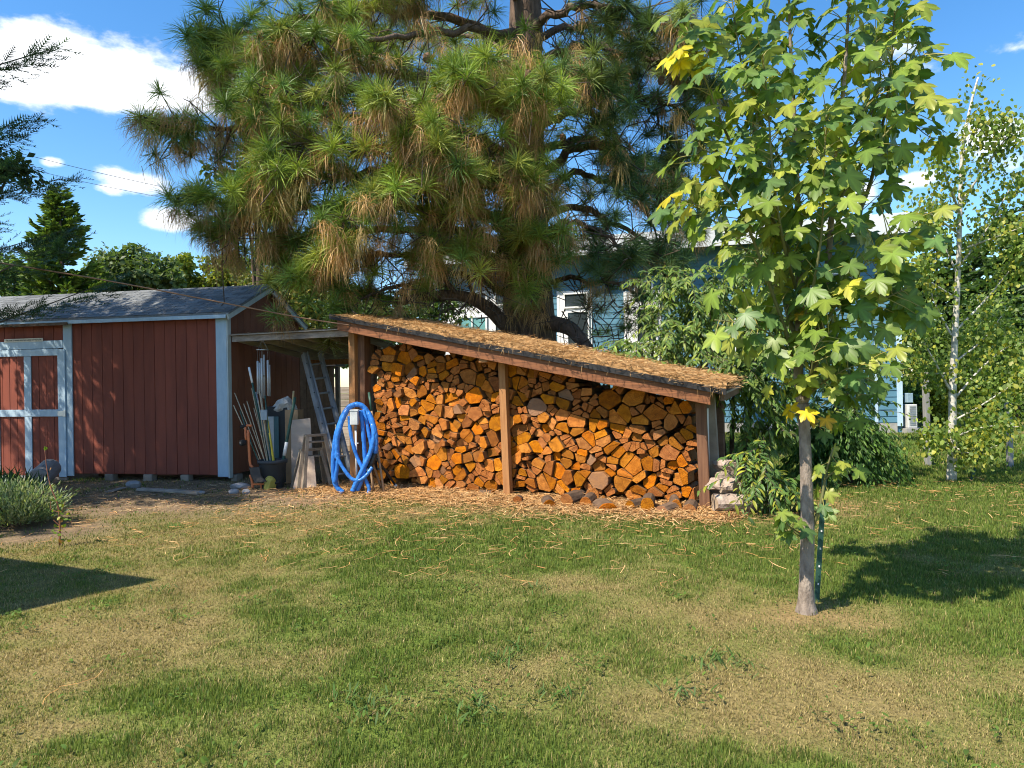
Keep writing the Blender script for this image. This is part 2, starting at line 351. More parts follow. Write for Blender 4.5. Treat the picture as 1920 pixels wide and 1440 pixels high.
mu = t.nodes.new('ShaderNodeVectorMath'); mu.operation = 'SCALE'; t.links.new(a.outputs['Color'], mu.inputs[0]); t.links.new(mr.outputs[0], mu.inputs['Scale']); t.links.new(mu.outputs[0], b.inputs['Base Color'])
bp = t.nodes.new('ShaderNodeBump'); bp.inputs['Strength'].default_value = .9; bp.inputs['Distance'].default_value = .03; t.links.new(z1.outputs['Fac'], bp.inputs['Height']); t.links.new(bp.outputs[0], b.inputs['Normal'])
o = link_mesh('ground', mesh_tris('ground', np.stack([X, Y, zz], -1).reshape(-1, 3), tri, gc.reshape(-1, 3), M_GROUND, True)); tag(o, kind='structure')
def ground_z(x, y): return (fbm(np.asarray(x), np.asarray(y), 1.3, 5, 3) - .5) * .03 - .008

# grass: every blade is geometry, thinner and denser near the viewer
g = np.random.default_rng(21)
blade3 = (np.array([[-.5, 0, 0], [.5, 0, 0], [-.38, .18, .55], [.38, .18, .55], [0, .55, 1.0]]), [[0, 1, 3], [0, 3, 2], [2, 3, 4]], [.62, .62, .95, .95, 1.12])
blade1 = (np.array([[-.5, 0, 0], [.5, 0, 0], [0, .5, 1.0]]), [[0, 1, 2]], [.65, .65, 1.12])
parts = []
for y0, y1, xl, xr, dens, wd, hh, tpl in [(2.0, 3.0, -1.02, 1.02, 20000, .0034, .031, blade3), (3.0, 4.2, -.95, .95, 14000, .0040, .031, blade3), (4.2, 6.2, -.90, .90, 9000, .0060, .033, blade1),
                                     (6.2, 8.6, -.86, .86, 4600, .0095, .036, blade1), (8.6, 12, -.8, .86, 2600, .014, .038, blade1), (12, 22, .10, .95, 420, .03, .06, blade1)]:
    area = (y1 - y0) * (xr - xl) * (y0 + y1) / 2; n = int(area * dens)
    y = np.sqrt(g.uniform(y0 * y0, y1 * y1, n)); x = g.uniform(xl, xr, n) * y
    Dn = dry_at(x, y); Bn = bare_at(x, y)
    tuft = fbm(x, y, 7, 77, 2)
    keep = g.random(n) > (Bn * 1.02 - .06); keep &= g.random(n) < (.45 + tuft); x, y, Dn, Bn, tuft = x[keep], y[keep], Dn[keep], Bn[keep], tuft[keep]; n = len(x)
    isdry = g.random(n) < np.clip(Dn * .9 + .10, 0, 1)
    c = pal(n, C_GREEN, .22, g); cs = pal(n, C_STRAW, .18, g); c[isdry] = cs[isdry]
    lush = np.clip((.55 - Dn), 0, 1)
    h = hh * g.uniform(.5, 1.35, n) * (.65 + .9 * lush) * (.7 + .7 * tuft)
    a = g.uniform(0, 2 * np.pi, n); lean = np.where(isdry, g.uniform(.5, 1.5, n), g.uniform(.1, .9, n))
    ca, sa = np.cos(a), np.sin(a); o_ = np.zeros(n)
    Rm = np.stack([np.stack([ca, sa, o_], 1), np.stack([-sa, ca, o_], 1) * lean[:, None], np.stack([o_, o_, o_ + 1], 1) * (1 / np.sqrt(1 + .4 * lean ** 2))[:, None]], 2)
    sc = np.stack([wd * g.uniform(.6, 1.3, n), h, h], 1)
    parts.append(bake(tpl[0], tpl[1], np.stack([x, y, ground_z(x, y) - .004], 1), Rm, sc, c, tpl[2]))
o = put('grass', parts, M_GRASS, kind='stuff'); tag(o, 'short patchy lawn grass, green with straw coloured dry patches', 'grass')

# broad-leaved weeds low in the lawn and ragged coarse tufts
parts = []
lf = (np.array([[0, 0, 0], [.35, -.22, .12], [.35, .22, .12], [.75, -.2, .1], [.75, .2, .1], [1, 0, 0]]), [[0, 1, 2], [1, 3, 4], [1, 4, 2], [3, 5, 4]])
for k in range(150):
    y = math.sqrt(g.uniform(2.2 ** 2, 9.0 ** 2)); x = g.uniform(-.8, .8) * y
    if g.random() < bare_at(np.array([x]), np.array([y]))[0] + .1: continue
    m_ = int(g.integers(10, 34)); sp = g.uniform(.04, .16)
    pos = np.stack([x + g.normal(0, sp, m_), y + g.normal(0, sp, m_), np.full(m_, .012) + g.uniform(0, .012, m_)], 1)
    a = g.uniform(0, 2 * np.pi, m_); d = np.stack([np.cos(a), np.sin(a), g.uniform(.05, .6, m_)], 1)
    parts.append(bake(lf[0], lf[1], pos, frames(d, np.tile([0, 0, 1.0], (m_, 1))), g.uniform(.016, .042, m_), pal(m_, [[.10, .17, .03], [.12, .2, .035], [.085, .145, .03]], .2, g)))
for px, py in [(655, 1310), (880, 1330), (945, 1240), (800, 1055), (1330, 1240), (1400, 1255), (1285, 1300), (1030, 1310), (300, 1110), (1000, 1105), (980, 1215), (330, 990), (690, 1330), (900, 1345)]:
    p = G(px, py); m_ = 34; a = g.uniform(0, 2 * np.pi, m_); d = np.stack([np.cos(a), np.sin(a), g.uniform(.15, 1.2, m_)], 1)
    pos = np.array(p)[None] + np.stack([g.normal(0, .07, m_), g.normal(0, .06, m_), np.full(m_, .0)], 1)
    st = np.array([1, .3, .6]); parts.append(bake(lf[0] * st, lf[1], pos, frames(d, np.tile([0, 0, 1.0], (m_, 1))), g.uniform(.035, .085, m_), pal(m_, [[.07, .14, .03], [.085, .16, .035], [.10, .16, .05]], .2, g)))
o = put('lawn_weeds', parts, M_GRASS, kind='stuff'); tag(o, 'low broad leaved weeds scattered through the lawn', 'weeds')

# fallen pine needles, in threes, on the lawn and thick by the wood store
def needle_litter(pos, length, wid, col, g, lift=.012, tilt=.12, cv=.25):
    n = len(pos); a = g.uniform(0, 2 * np.pi, n); cu = g.normal(0, cv, n); out = []
    for k in range(3):                                           # three short straight runs make one bent needle
        a2 = a + cu * (k - 1) * 1.3
        d = np.stack([np.cos(a2), np.sin(a2), g.normal(0, tilt, n)], 1); 
        pos_k = pos if k == 0 else end
        end = pos_k + d * (length / 3)[:, None]
        tv = np.array([[0, -.5, 0], [0, .5, 0], [1, -.5, 0], [1, .5, 0]]); tf = [[0, 2, 3], [0, 3, 1]]
        out.append(bake(tv, tf, pos_k, frames(d, np.tile([0, 0, 1.0], (n, 1)) + g.normal(0, .3, (n, 3))), np.stack([length / 3 * 1.02, wid, wid], 1), col))
    return out
n = 5200; y = np.sqrt(g.uniform(2.2 ** 2, 10.2 ** 2, n)); x = g.uniform(-.78, .8, n) * y
pr = np.clip((y - 4.5) / 5.5, .02, 1) ** 1.6 * (np.exp(-((x - .2) / 3.5) ** 2) + .15); k = g.random(n) < pr; x, y = x[k], y[k]
# a fascicle: three needles from one spot
x = np.repeat(x, 2); y = np.repeat(y, 2); n = len(x)
parts = needle_litter(np.stack([x, y, g.uniform(.028, .06, n)], 1), g.uniform(.12, .28, n), np.clip(.0022 + .0006 * y, .003, .008) * g.uniform(.6, 1.1, n), pal(n, [[.50, .27, .10], [.58, .36, .17], [.40, .20, .08]], .2, g), g, tilt=.05)
n = 14000; s = g.uniform(-.6, 5.6, n); off = g.normal(.25, .42, n); 
wx = -2.29 + s * .897 - off * .442; wy = 10.57 - s * .442 - off * .897
parts += needle_litter(np.stack([wx, wy, g.uniform(.0, .035, n)], 1), g.uniform(.08, .22, n), g.uniform(.005, .010, n), pal(n, [[.52, .32, .14], [.60, .40, .20], [.36, .20, .085], [.46, .25, .1]], .22, g), g, tilt=.2)
n = 2500; wx = g.uniform(-8, -2.2, n); wy = g.uniform(8.6, 11.3, n)
parts += needle_litter(np.stack([wx, wy, g.uniform(.0, .02, n)], 1), g.uniform(.05, .16, n), g.uniform(.004, .009, n), pal(n, [[.42, .30, .16], [.34, .22, .12], [.46, .36, .22]], .22, g), g, tilt=.1)
o = put('fallen_needles', parts, M_DRY, kind='stuff'); tag(o, 'tan fallen pine needles strewn over lawn and before the wood store', 'pine needles')
# ------------------------------------------------------------------ red garden shed
SF = Frame((-4.72, 11.35), (.983, -.184)); SB = SF.b
EAVE, RIDGE, SDEP = 2.84, 3.41, 2.44
shed = thing('garden_shed', 'red painted wooden shed with pale blue trim and grey shingle roof', 'shed', SF.pt(-2.2, 0, -1.2))
def fbox(mb, a0, a1, z0, z1, o0, o1): return mb.box(SF.pt(a0, z0, o0), SF.u * (a1 - a0), SF.n * (o1 - o0), Z * (z1 - z0))
sx = lambda px, py=750: SF.hit(px, py)[0]
sz = lambda px, py: SF.hit(px, py)[1]
zb = .10
xpost0, xpost1 = sx(122), sx(138); xc0 = sx(408)
LEFT = -6.4
# vertical siding boards of the front, each with a groove beside it
a = xpost1 - .02; k = 0
while a < xc0 + .02:
    b_ = min(a + .203, xc0 + .03); mb = MB(); fbox(mb, a, b_ - .008, zb + rnd.uniform(-.004, .004), EAVE - .03, -.02, .0 + rnd.uniform(-.002, .002)); mb.build('siding_board', M_RED, shed, bevel=.003); a = b_
mb = MB(); fbox(mb, LEFT, -.02, zb + .02, EAVE - .03, -.07, -.028); mb.build('wall_backing', M_DARKWOOD, shed)
# header boards above the door
a = LEFT
while a < xpost0 - .01:
    b_ = min(a + .203, xpost0 + .01); mb = MB(); fbox(mb, a, b_ - .008, sz(60, 645), EAVE - .02, -.02, rnd.uniform(-.002, .002)); mb.build('siding_board', M_RED, shed, bevel=.003); a = b_
# trim
def trim(a0, a1, z0, z1, o0, o1, m=M_TRIM, nm='trim_board', par=None, tilt=0):
    mb = MB(); fbox(mb, a0, a1, z0, z1, o0, o1)
    if tilt:
        for i, p in enumerate(mb.v): mb.v[i] = p + SF.u * (tilt * (z1 - p.z))
    return mb.build(nm, m, par or shed, bevel=.004)
trim(xpost0, xpost1, zb - .04, EAVE - .02, .004, .026, tilt=.0)
trim(xc0, -.004, zb - .03, EAVE - .03, .004, .027)
mb = MB(); mb.box(SF.pt(.0, zb - .05, .03), SF.u * .024, SB * .10, Z * (EAVE - zb + .03)); mb.build('corner_board', M_TRIMG, shed, bevel=.004)
trim(xpost1 + .0, xc0, EAVE - .095, EAVE - .03, .004, .022)
# door: pale frame, stiles and rails over red boards
door = MB(); dz0, dz1 = sz(60, 893), sz(60, 655); dxr = sx(127, 770); dxl = LEFT + .05
fbox(door, dxl, dxr, dz0, dz1, .000, .018); door = door.build('door', M_DARKWOOD, shed)
a = sx(11); bw = .152
xs = [sx(3 + 0) - 2 * bw, ]
a = sx(63) - 12 * bw
while a < dxr - .05:
    mb = MB(); fbox(mb, a, min(a + bw - .007, dxr - .02), dz0 + .02, dz1 - .02, .0185, .030 + rnd.uniform(-.002, .002)); mb.build('door_board', M_RED, door, bevel=.003); a += bw
trim(LEFT, xpost0 - .003, sz(60, 655) + .004, sz(60, 640), .004, .034)
trim(dxl, sx(115), sz(60, 668), sz(60, 655) - .004, .0315, .052, par=door, nm='door_rail')
trim(dxl, sx(113), sz(60, 781), sz(60, 768), .0315, .054, par=door, nm='door_rail')
trim(sx(113), dxr - .002, sz(60, 893), sz(60, 656) - .005, .0315, .050, par=door, nm='door_stile')
for x0, x1 in ((50, 63), (-10, 3), (-72, -59), (-130, -117)):
    trim(sx(x0), sx(x1), sz(60, 780) + .03, sz(60, 668) - .003, .0315, .048, par=door, nm='door_stile'); trim(sx(x0), sx(x1), sz(60, 887), sz(60, 781) - .003, .0315, .048, par=door, nm='door_stile')
# latch
mb = MB(); fbox(mb, sx(113), sx(126), sz(115, 780), sz(115, 770), .0505, .060); fbox(mb, sx(124), sx(128), sz(115, 781), sz(115, 769), .050, .07); mb.build('latch', M_METAL, door, bevel=.002)
mb = MB(); fbox(mb, LEFT, dxr, sz(60, 905), sz(60, 894), .0, .04); mb.build('door_sill', M_GREYWOOD, shed, bevel=.006)
mb = MB(); fbox(mb, LEFT, sx(90, 900), sz(60, 897), sz(60, 891), .042, .056); mb.build('sill_strip', mat('worn_white_wood', (.62, .58, .52), .8, (.4, .36, .32)), shed)
# the narrow sign over the door
s0, s1 = sx(12, 640), sx(84, 637); q0, q1 = sz(45, 641.6), sz(45, 635.2)
mb = MB(); fbox(mb, s0, s1, q0, q1, .036, .041); sign = mb.build('sign', mat('cream_sign', (.72, .68, .58), .6), shed)
tx = bpy.data.curves.new('sign_text', 'FONT'); tx.body = 'THIS DOOR TO REMAIN UNLOCKED DURING BUSINESS HOURS'; tx.size = .036; tx.align_x = 'CENTER'; tx.align_y = 'CENTER'; tx.extrude = .0006
to = bpy.data.objects.new('sign_text', tx); COL.objects.link(to); tx.materials.append(mat('sign_ink', (.05, .07, .05), .7, bump=0))
bpy.context.view_layer.update(); wd_ = to.dimensions.x; k = (s1 - s0) * .93 / max(wd_, .01); tx.size *= k
bpy.context.view_layer.update(); tme = bpy.data.meshes.new_from_object(to.evaluated_get(bpy.context.evaluated_depsgraph_get())); bpy.data.objects.remove(to); to = link_mesh('lettering', tme)
to.parent = sign; to.location = SF.pt((s0 + s1) / 2, (q0 + q1) / 2, .0422) - origin_of(sign)
to.rotation_euler = Matrix((( SF.u.x, 0, SF.n.x), (SF.u.y, 0, SF.n.y), (0, 1, 0))).to_euler(); to.scale = (1, 1.25, 1)
# end wall boards under the gable (facing the lean-to)
def gz(t): return EAVE + (RIDGE - EAVE) * (1 - abs(t - SDEP / 2) / (SDEP / 2))
t_ = .10
while t_ < SDEP - .01:
    t1 = min(t_ + .203, SDEP); e = t1 - .008; ps = [(t_, zb), (e, zb), (e, gz(e) - .05)]
    if t_ < SDEP / 2 < e: ps.append((SDEP / 2, RIDGE - .05))
    ps.append((t_, gz(t_) - .05))
    mb = MB(); mb.prism([SF.pt(0, z, -tt) for tt, z in ps], -SF.u * .03); mb.build('siding_board', M_BROWN, shed, bevel=.003); t_ = t1
mb = MB(); mb.prism([SF.pt(-.035, zb, -.03), SF.pt(-.035, zb, -SDEP), SF.pt(-.035, EAVE - .06, -SDEP), SF.pt(-.035, RIDGE - .06, -SDEP / 2), SF.pt(-.035, EAVE - .06, -.03)], -SF.u * .02); mb.build('wall_backing', M_DARKWOOD, shed)
mb = MB(); fbox(mb, LEFT, -.05, zb, EAVE - .1, -SDEP, -SDEP + .05); mb.build('rear_wall', M_BROWN, shed)
# roof deck, rakes and tab shingles
slope = (RIDGE - EAVE) / (SDEP / 2); OV = .13; RR = .12
def roofpt(a, t, h=0): return SF.pt(a, EAVE + slope * t + h, -t)
dn = Vector((0, 0, 1)) * 1 + SF.n * slope; dn.normalize()
mb = MB(); mb.prism([roofpt(LEFT - .2, -OV, .01), roofpt(LEFT - .2, SDEP / 2, .01), SF.pt(LEFT - .2, EAVE - slope * OV + .01, -SDEP - OV), SF.pt(LEFT - .2, EAVE - slope * OV - .02, -SDEP - OV), roofpt(LEFT - .2, SDEP / 2, -.02), roofpt(LEFT - .2, -OV, -.02)], SF.u * (-LEFT + .2 + RR)); roof = mb.build('roof', M_SHINGLE, shed)
for sgn in (0, 1):
    mb = MB(); p = roofpt(RR - .025, -OV, -.06) if not sgn else SF.pt(RR - .025, EAVE - slope * OV - .06, -SDEP - OV); q = roofpt(RR - .025, SDEP / 2, -.06)
    mb.beam(p, q, .03, .10); mb.build('rake_board', M_TRIMG, roof, bevel=.004)
mb = MB(); mb.box(roofpt(LEFT, -OV + .004, -.085), SF.u * (-LEFT + RR - .05), SF.n * .018, Z * .06); mb.build('fascia', M_TRIM, roof, bevel=.003)
mb = MB(); mb.box(roofpt(LEFT, -OV - .02, -.10), SF.u * (xpost1 - LEFT + .05), SF.n * .02, Z * .05); mb.build('rotten_fascia', mat('rotten_wood', (.20, .13, .08), .95, (.07, .045, .03), 12, bump=.9), roof, jitter=.006)
slen = math.hypot(SDEP / 2 + OV, slope * (SDEP / 2 + OV)); rows = 11; ex = slen / rows; up = (roofpt(0, 1) - roofpt(0, 0)).normalized()
tabm = {}
def tab(w_):
    key = round(w_, 2)
    if key not in tabm:
        me = bpy.data.meshes.new('shingle'); h = .006
        vs = [Vector((0, 0, .004)), Vector((key, 0, .004)), Vector((key, ex * 1.25, .001)), Vector((0, ex * 1.25, .001))]; mb = MB(); mb.v = vs + [v + Vector((0, 0, h)) for v in vs]
        mb.f = [(0, 3, 2, 1), (4, 5, 6, 7), (0, 1, 5, 4), (1, 2, 6, 5), (2, 3, 7, 6), (3, 0, 4, 7)]; me.from_pydata([tuple(v) for v in mb.v], [], mb.f); me.materials.append(M_SHINGLE); tabm[key] = me
    return tabm[key]
Rt = Matrix((( SF.u.x, up.x, dn.x), (SF.u.y, up.y, dn.y), (SF.u.z, up.z, dn.z))); rest = MB(); cnt = 0
for r_ in range(rows):
    a = LEFT - .2 + (r_ % 2) * -.15
    while a < RR:
        w_ = .295; a0 = max(a, LEFT - .2); a1 = min(a + w_, RR)
        if a1 - a0 > .05:
            base = roofpt(a0, -OV, .012) + up * (ex * r_) + dn * (r_ * .0002) + up * rnd.uniform(-.006, .006)
            o = link_mesh('shingle', tab(a1 - a0), roof); o.rotation_euler = (Rt @ Matrix.Rotation(rnd.uniform(-.012, .012), 3, 'Z') @ Matrix.Rotation(-.008, 3, 'X')).to_euler(); o.location = base - origin_of(roof); cnt += 1
        a += .305
# blocks and stones the shed rests on
for px, wdt in ((205, .16), (278, .17), (347, .15)):
    a = sx(px, 905); mb = MB(); fbox(mb, a - wdt / 2, a + wdt / 2, -.03, zb - .002, -.12, .02); mb.build('support_block', M_GREYWOOD, shed, bevel=.012)
mb = MB(); fbox(mb, xpost1 + .1, -.1, -.02, zb + .01, -.5, -.42); mb.build('skid', M_DARKWOOD, shed)
mb = MB(); mb.box(SF.pt(-.05, -.03, -.1), SF.u * .12, SB * .18, Z * .12); mb.build('support_block', M_GREYWOOD, shed, bevel=.01)

def stone(name, label, p, sx_, sy_, sz_, m, seed=0, parent=None, cat='stone', group=None, rot=0.0):
    import bmesh
    bm = bmesh.new(); bmesh.ops.create_icosphere(bm, subdivisions=3, radius=1); r = random.Random(seed)
    ds = [Vector((r.gauss(0, 1), r.gauss(0, 1), r.gauss(0, 1))).normalized() for _ in range(9)]; cs = [r.uniform(.62, .92) for _ in ds]
    Rz = Matrix.Rotation(rot, 3, 'Z')
    for v in bm.verts:
        for d, c in zip(ds, cs):
            e = v.co.dot(d)
            if e > c: v.co -= d * (e - c) * .9
        v.co = Rz @ Vector((v.co.x * sx_, v.co.y * sy_, v.co.z * sz_)) + Vector((0, 0, sz_ * .62))
    me = bpy.data.meshes.new(name); bm.to_mesh(me); bm.free(); me.materials.append(m); o = link_mesh(name, me, parent, p)
    return tag(o, label, cat, group)
M_STONE = mat('grey_stone', (.33, .33, .34), .9, (.2, .2, .21), 9, bump=.6, bscale=30, dist=.01)
stone('stone', 'rounded grey stone under the shed wall between the blocks', G(250, 914), .13, .09, .07, M_STONE, 3)
stone('stone', 'flat grey stone slab lying by the shed corner', G(450, 917), .16, .12, .06, M_STONE, 4)
stone('stone', 'small grey stone below the slab at the shed corner', G(438, 926), .08, .06, .05, M_STONE, 5)
stone('stone', 'small grey stone beside the orange cart wheel', G(462, 926), .06, .06, .05, M_STONE, 6)
stone('stone', 'little grey stone at the end of the plank on the ground', G(379, 926), .05, .04, .035, M_STONE, 8)
mb = MB(); p = G(262, 919); q = G(376, 926); mb.beam(p + Z * .02, q + Z * .02, .13, .035); tag(mb.build('plank', M_GREYWOOD, bevel=.006, jitter=.008), 'weathered grey plank lying flat before the shed', 'plank')
mb = MB(); p = G(205, 924); q = G(232, 916); mb.beam(p + Z * .015, q + Z * .015, .12, .02); tag(mb.build('board_scrap', M_GREYWOOD, bevel=.004, jitter=.006), 'short grey board scrap on the ground left of the plank', 'board')

# ------------------------------------------------------------------ grey board lean-to wall behind the shed and the low roof between
add = thing('board_wall', 'dark weathered board wall behind the shed, under the low roof', 'wall', SF.pt(0, 0, -3.2))
t_ = SDEP + .02
while t_ < 4.0:
    mb = MB(); mb.box(SF.pt(-.01 + rnd.uniform(-.005, .005), 0, -t_), -SF.u * .025, SB * .135, Z * 2.2); mb.build('board', M_DARKWOOD, add, bevel=.003); t_ += .145
mb = MB(); mb.box(SF.pt(.0, 0, -4.05), SF.u * .09, SB * .09, Z * 2.3); mb.build('post', M_GREYWOOD, add, bevel=.005)
mb = MB(); mb.box(SF.pt(.03, 1.98, -3.4), SF.u * .3, SB * .5, Z * .2); tag(mb.build('utility_box', M_BLACK, bevel=.01), 'black box high on the dark board wall', 'box')

# ------------------------------------------------------------------ wood store
WF = Frame((-2.29, 10.57), (.897, -.442)); WL = 5.27
store = thing('wood_store', 'open wood store with sloping needle covered roof and red brown beam', 'wood store', WF.pt(WL / 2, 0, -.3))
def wbox(mb, a0, a1, z0, z1, o0, o1): return mb.box(WF.pt(a0, z0, o0), WF.u * (a1 - a0), WF.n * (o1 - o0), Z * (z1 - z0))
OVH = .40
e0 = WF.hit(618, 590, OVH); e1 = WF.hit(1362, 731, OVH)            # the front roof edge, left and right
rs = (e1[1] - e0[1]) / (e1[0] - e0[0])
def rz(a, o=0): return e0[1] + rs * (a - e0[0]) + (OVH - o) * .055    # roof top height at a, o (rises slightly to the back)
RB = -1.25
wu = (WF.u + Z * rs).normalized()
def strip(a0, a1, o0, o1, z0, z1, m, nm, bevel=.004, par=None):
    mb = MB(); a = WF.pt(a0, rz(a0, o0) + z0, o0); b2 = WF.pt(a0, rz(a0, o1) + z0, o1); c2 = WF.pt(a1, rz(a1, o0) + z0, o0)
    mb.box(a, c2 - a, b2 - a, Z * (z1 - z0)); return mb.build(nm, m, par or store, bevel=bevel)
A0, A1 = e0[0], e1[0]
rf = strip(A0, A1, RB, OVH - .012, -.045, -.02, M_GREYWOOD, 'roof')
strip(A0, A1, RB - .02, OVH, -.0185, .0, M_ROLL, 'roll_roofing', par=rf)
strip(A0, A1, OVH + .002, OVH + .018, -.062, .010, M_ROLL, 'drip_edge', par=rf)
beam_r = WF.hit(1331, 742, OVH)[0]
strip(A0 + .12, beam_r, OVH - .07, OVH - .028, -.215, -.047, M_BEAM, 'beam', .006)
strip(A0 + .12, beam_r, RB + .1, RB + .14, -.215, -.047, M_BEAM, 'beam', .006)
for a in np.linspace(A0 + .25, A1 - .06, 8):                          # purlins from front to back
    mb = MB(); p = WF.pt(a, rz(a, OVH - .072) - .10, OVH - .072); q = WF.pt(a, rz(a, RB + .142) - .10, RB + .142); mb.beam(p, q, .04, .09); mb.build('purlin', M_DARKWOOD, store)
mb = MB(); a = WF.hit(907, 665, OVH - .1)[0]; wbox(mb, a - .06, a + .075, rz(a, .2) - .27, rz(a, .2) - .215, -.15, OVH - .06); mb.build('bracket', M_POST, store, bevel=.005)
# posts
def post(px0, py0, px1, py1, wd_, dp, o, m, nm='post', z1=None):
    a1, zt = WF.hit(px0, py0, o); a0, _ = WF.hit(px1, py1, o); zt = z1 or (rz(a1, o) - .05)
    mb = MB(); p = WF.pt(a0, -.05, o); q = WF.pt(a1, zt, o)
    mb.box(p - WF.u * wd_ / 2 - WF.n * dp / 2, q - p, WF.u * wd_, WF.n * dp); return mb.build(nm, m, store, bevel=.006)
post(664, 620, 667, 905, .115, .14, .06, M_POST)
post(682, 620, 685, 905, .14, .16, -.03, M_POSTDARK)
post(942, 672, 953, 928, .105, .10, .03, M_POST)
post(1313, 745, 1323, 952, .125, .07, .02, M_POSTDARK)
post(1331, 750, 1345, 935, .11, .08, -.25, M_GREYWOOD)
post(700, 640, 700, 900, .1, .1, RB + .2, M_DARKWOOD); post(1000, 690, 1000, 900, .1, .1, RB + .2, M_DARKWOOD); post(1350, 740, 1352, 900, .1, .1, RB + .2, M_DARKWOOD)
mb = MB(); a0 = WF.hit(1326, 860, -.12)[0]; mb.box(WF.pt(a0, .0, -.10), WF.u * .012, WF.b * .16, Z * 1.2); mb.build('side_panel', M_WHITE, store)
# screw eyes on the big post
# mat of needles on the roof: a lumpy bed with loose needles over it
nu, nv = 150, 22; aa = np.linspace(A0 + .08, A1 - .01, nu); oo = np.linspace(RB, OVH - .02, nv); AA, OO = np.meshgrid(aa, oo)
th = .035 + .075 * fbm(AA * 1.0, OO, 2.6, 4, 4); edge = np.clip((OVH - .02 - OO) / .09, 0, 1) ** .6 * np.clip((OO - RB) / .15, .1, 1); left = np.clip((AA - A0) / 1.3, 0.0, 1) ** .7
H = th * edge * (.15 + .85 * left) + .002
Zr = e0[1] + rs * (AA - e0[0]) + (OVH - OO) * .055 + H
ou, on = np.array(WF.u), np.array(WF.n); o3 = np.array(WF.o)
vv = o3[None, None] + AA[..., None] * ou + OO[..., None] * on; vv[..., 2] = Zr
ii = np.arange(nu * nv).reshape(nv, nu); q = np.stack([ii[:-1, :-1], ii[:-1, 1:], ii[1:, 1:], ii[1:, :-1]], -1).reshape(-1, 4)
tri = np.concatenate([q[:, [0, 2, 1]], q[:, [0, 3, 2]]])
bed = (vv.reshape(-1, 3), tri, np.tile([.40, .235, .10], (nu * nv, 1)) * (.6 + .7 * fbm(AA * 6, OO * 6, 3, 8)[..., None]).reshape(-1, 1))
n = 12000; s = g.uniform(A0 + .1, A1, n); off = OVH - np.abs(g.normal(0, .75, n)).clip(0, OVH - RB)
hh = np.interp(s, [A0, A0 + 1.3], [.2, 1]) * g.uniform(.02, .10, n)
pz = e0[1] + rs * (s - e0[0]) + (OVH - off) * .055 + hh * np.clip((OVH - off) / .09, .12, 1)
pos = o3[None] + s[:, None] * ou + off[:, None] * on; pos[:, 2] = pz
nd = needle_litter(pos, g.uniform(.1, .24, n), g.uniform(.004, .008, n), pal(n, [[.55, .35, .16], [.62, .43, .22], [.42, .25, .11], [.5, .28, .12]], .2, g), g, tilt=.16)
# needles hanging over the edge
n = 42; s = g.uniform(A0 + .8, A1, n); pos = o3[None] + s[:, None] * ou + (OVH + .01) * on; pos[:, 2] = e0[1] + rs * (s - e0[0]) + .02
d = np.stack([g.normal(0, .25, n), g.normal(-.12, .15, n), -np.ones(n)], 1)
tv = np.array([[0, -.5, 0], [0, .5, 0], [1, 0, 0]]); ln = g.uniform(.06, .20, n); nd.append(bake(tv, [[0, 2, 1]], pos, frames(d, np.tile(on, (n, 1))), np.stack([ln, g.uniform(.006, .01, n), ln], 1), pal(n, [[.55, .35, .16], [.42, .25, .11]], .2, g)))
o = put('needle_mat', [bed] + nd, M_DRY, origin=tuple(WF.pt(WL / 2, 1.9, -.3)), kind='stuff'); tag(o, 'thick mat of tan pine needles lying on the wood store roof', 'pine needles')

# ------------------------------------------------------------------ low flat roof joining shed and wood store
lt = thing('lean_to_roof', 'low plank roof on rafters bridging shed and wood store', 'roof', P(545, 660, 11.6))
fl, fr = P(436, 634, 11.42), P(660, 623, 10.55); fr.z = fl.z = (fl.z + fr.z) / 2
back = Vector((.30, .954, 0)) * 2.1 + Z * -.26
mb = MB(); mb.beam(fl + Z * -.015, fr + Z * -.015 - (fr - fl) * .02, .04, .10); mb.build('front_beam', mat('peeling_beam', (.40, .33, .28), .8, (.16, .13, .11), 5, (1, 1, 4), bump=.5), lt, bevel=.004)
mb = MB(); mb.beam(fl + Z * .055, fr + Z * .055, .05, .035); mb.build('edge_strip', M_DARKWOOD, lt)
mb = MB(); mb.beam(fl + back + Z * -.1, fr + back + Z * -.1, .06, .10); mb.build('back_beam', M_POST, lt)
for k in range(6):
    a = fl.lerp(fr, .03 + k * .19); mb = MB(); mb.beam(a + Z * -.01, a + back * 1.25 + Z * -.01, .04, .09); mb.build('rafter', M_OLDPLANK, lt)
for k in range(17):
    a = fl + back * (k * .075 + .002); b2 = fr + back * (k * .075 + .002); mb = MB(); mb.beam(a + Z * .048, b2 + Z * .048, .15, .018); mb.build('plank', M_OLDPLANK, lt)
n = 2600; u_, v_ = g.random(n), np.abs(g.normal(0, .4, n)).clip(0, 1.2); pos = np.array(fl)[None] + u_[:, None] * np.array(fr - fl) + v_[:, None] * np.array(back); pos[:, 2] += .065 + g.uniform(0, .04, n) * u_
o = put('roof_litter', needle_litter(pos, g.uniform(.08, .22, n), g.uniform(.006, .01, n), pal(n, [[.5, .34, .17], [.4, .25, .12], [.34, .25, .12]], .2, g), g, tilt=.12), M_DRY, origin=tuple(fl), kind='stuff'); tag(o, 'brown needle litter on the low lean-to roof', 'pine needles')
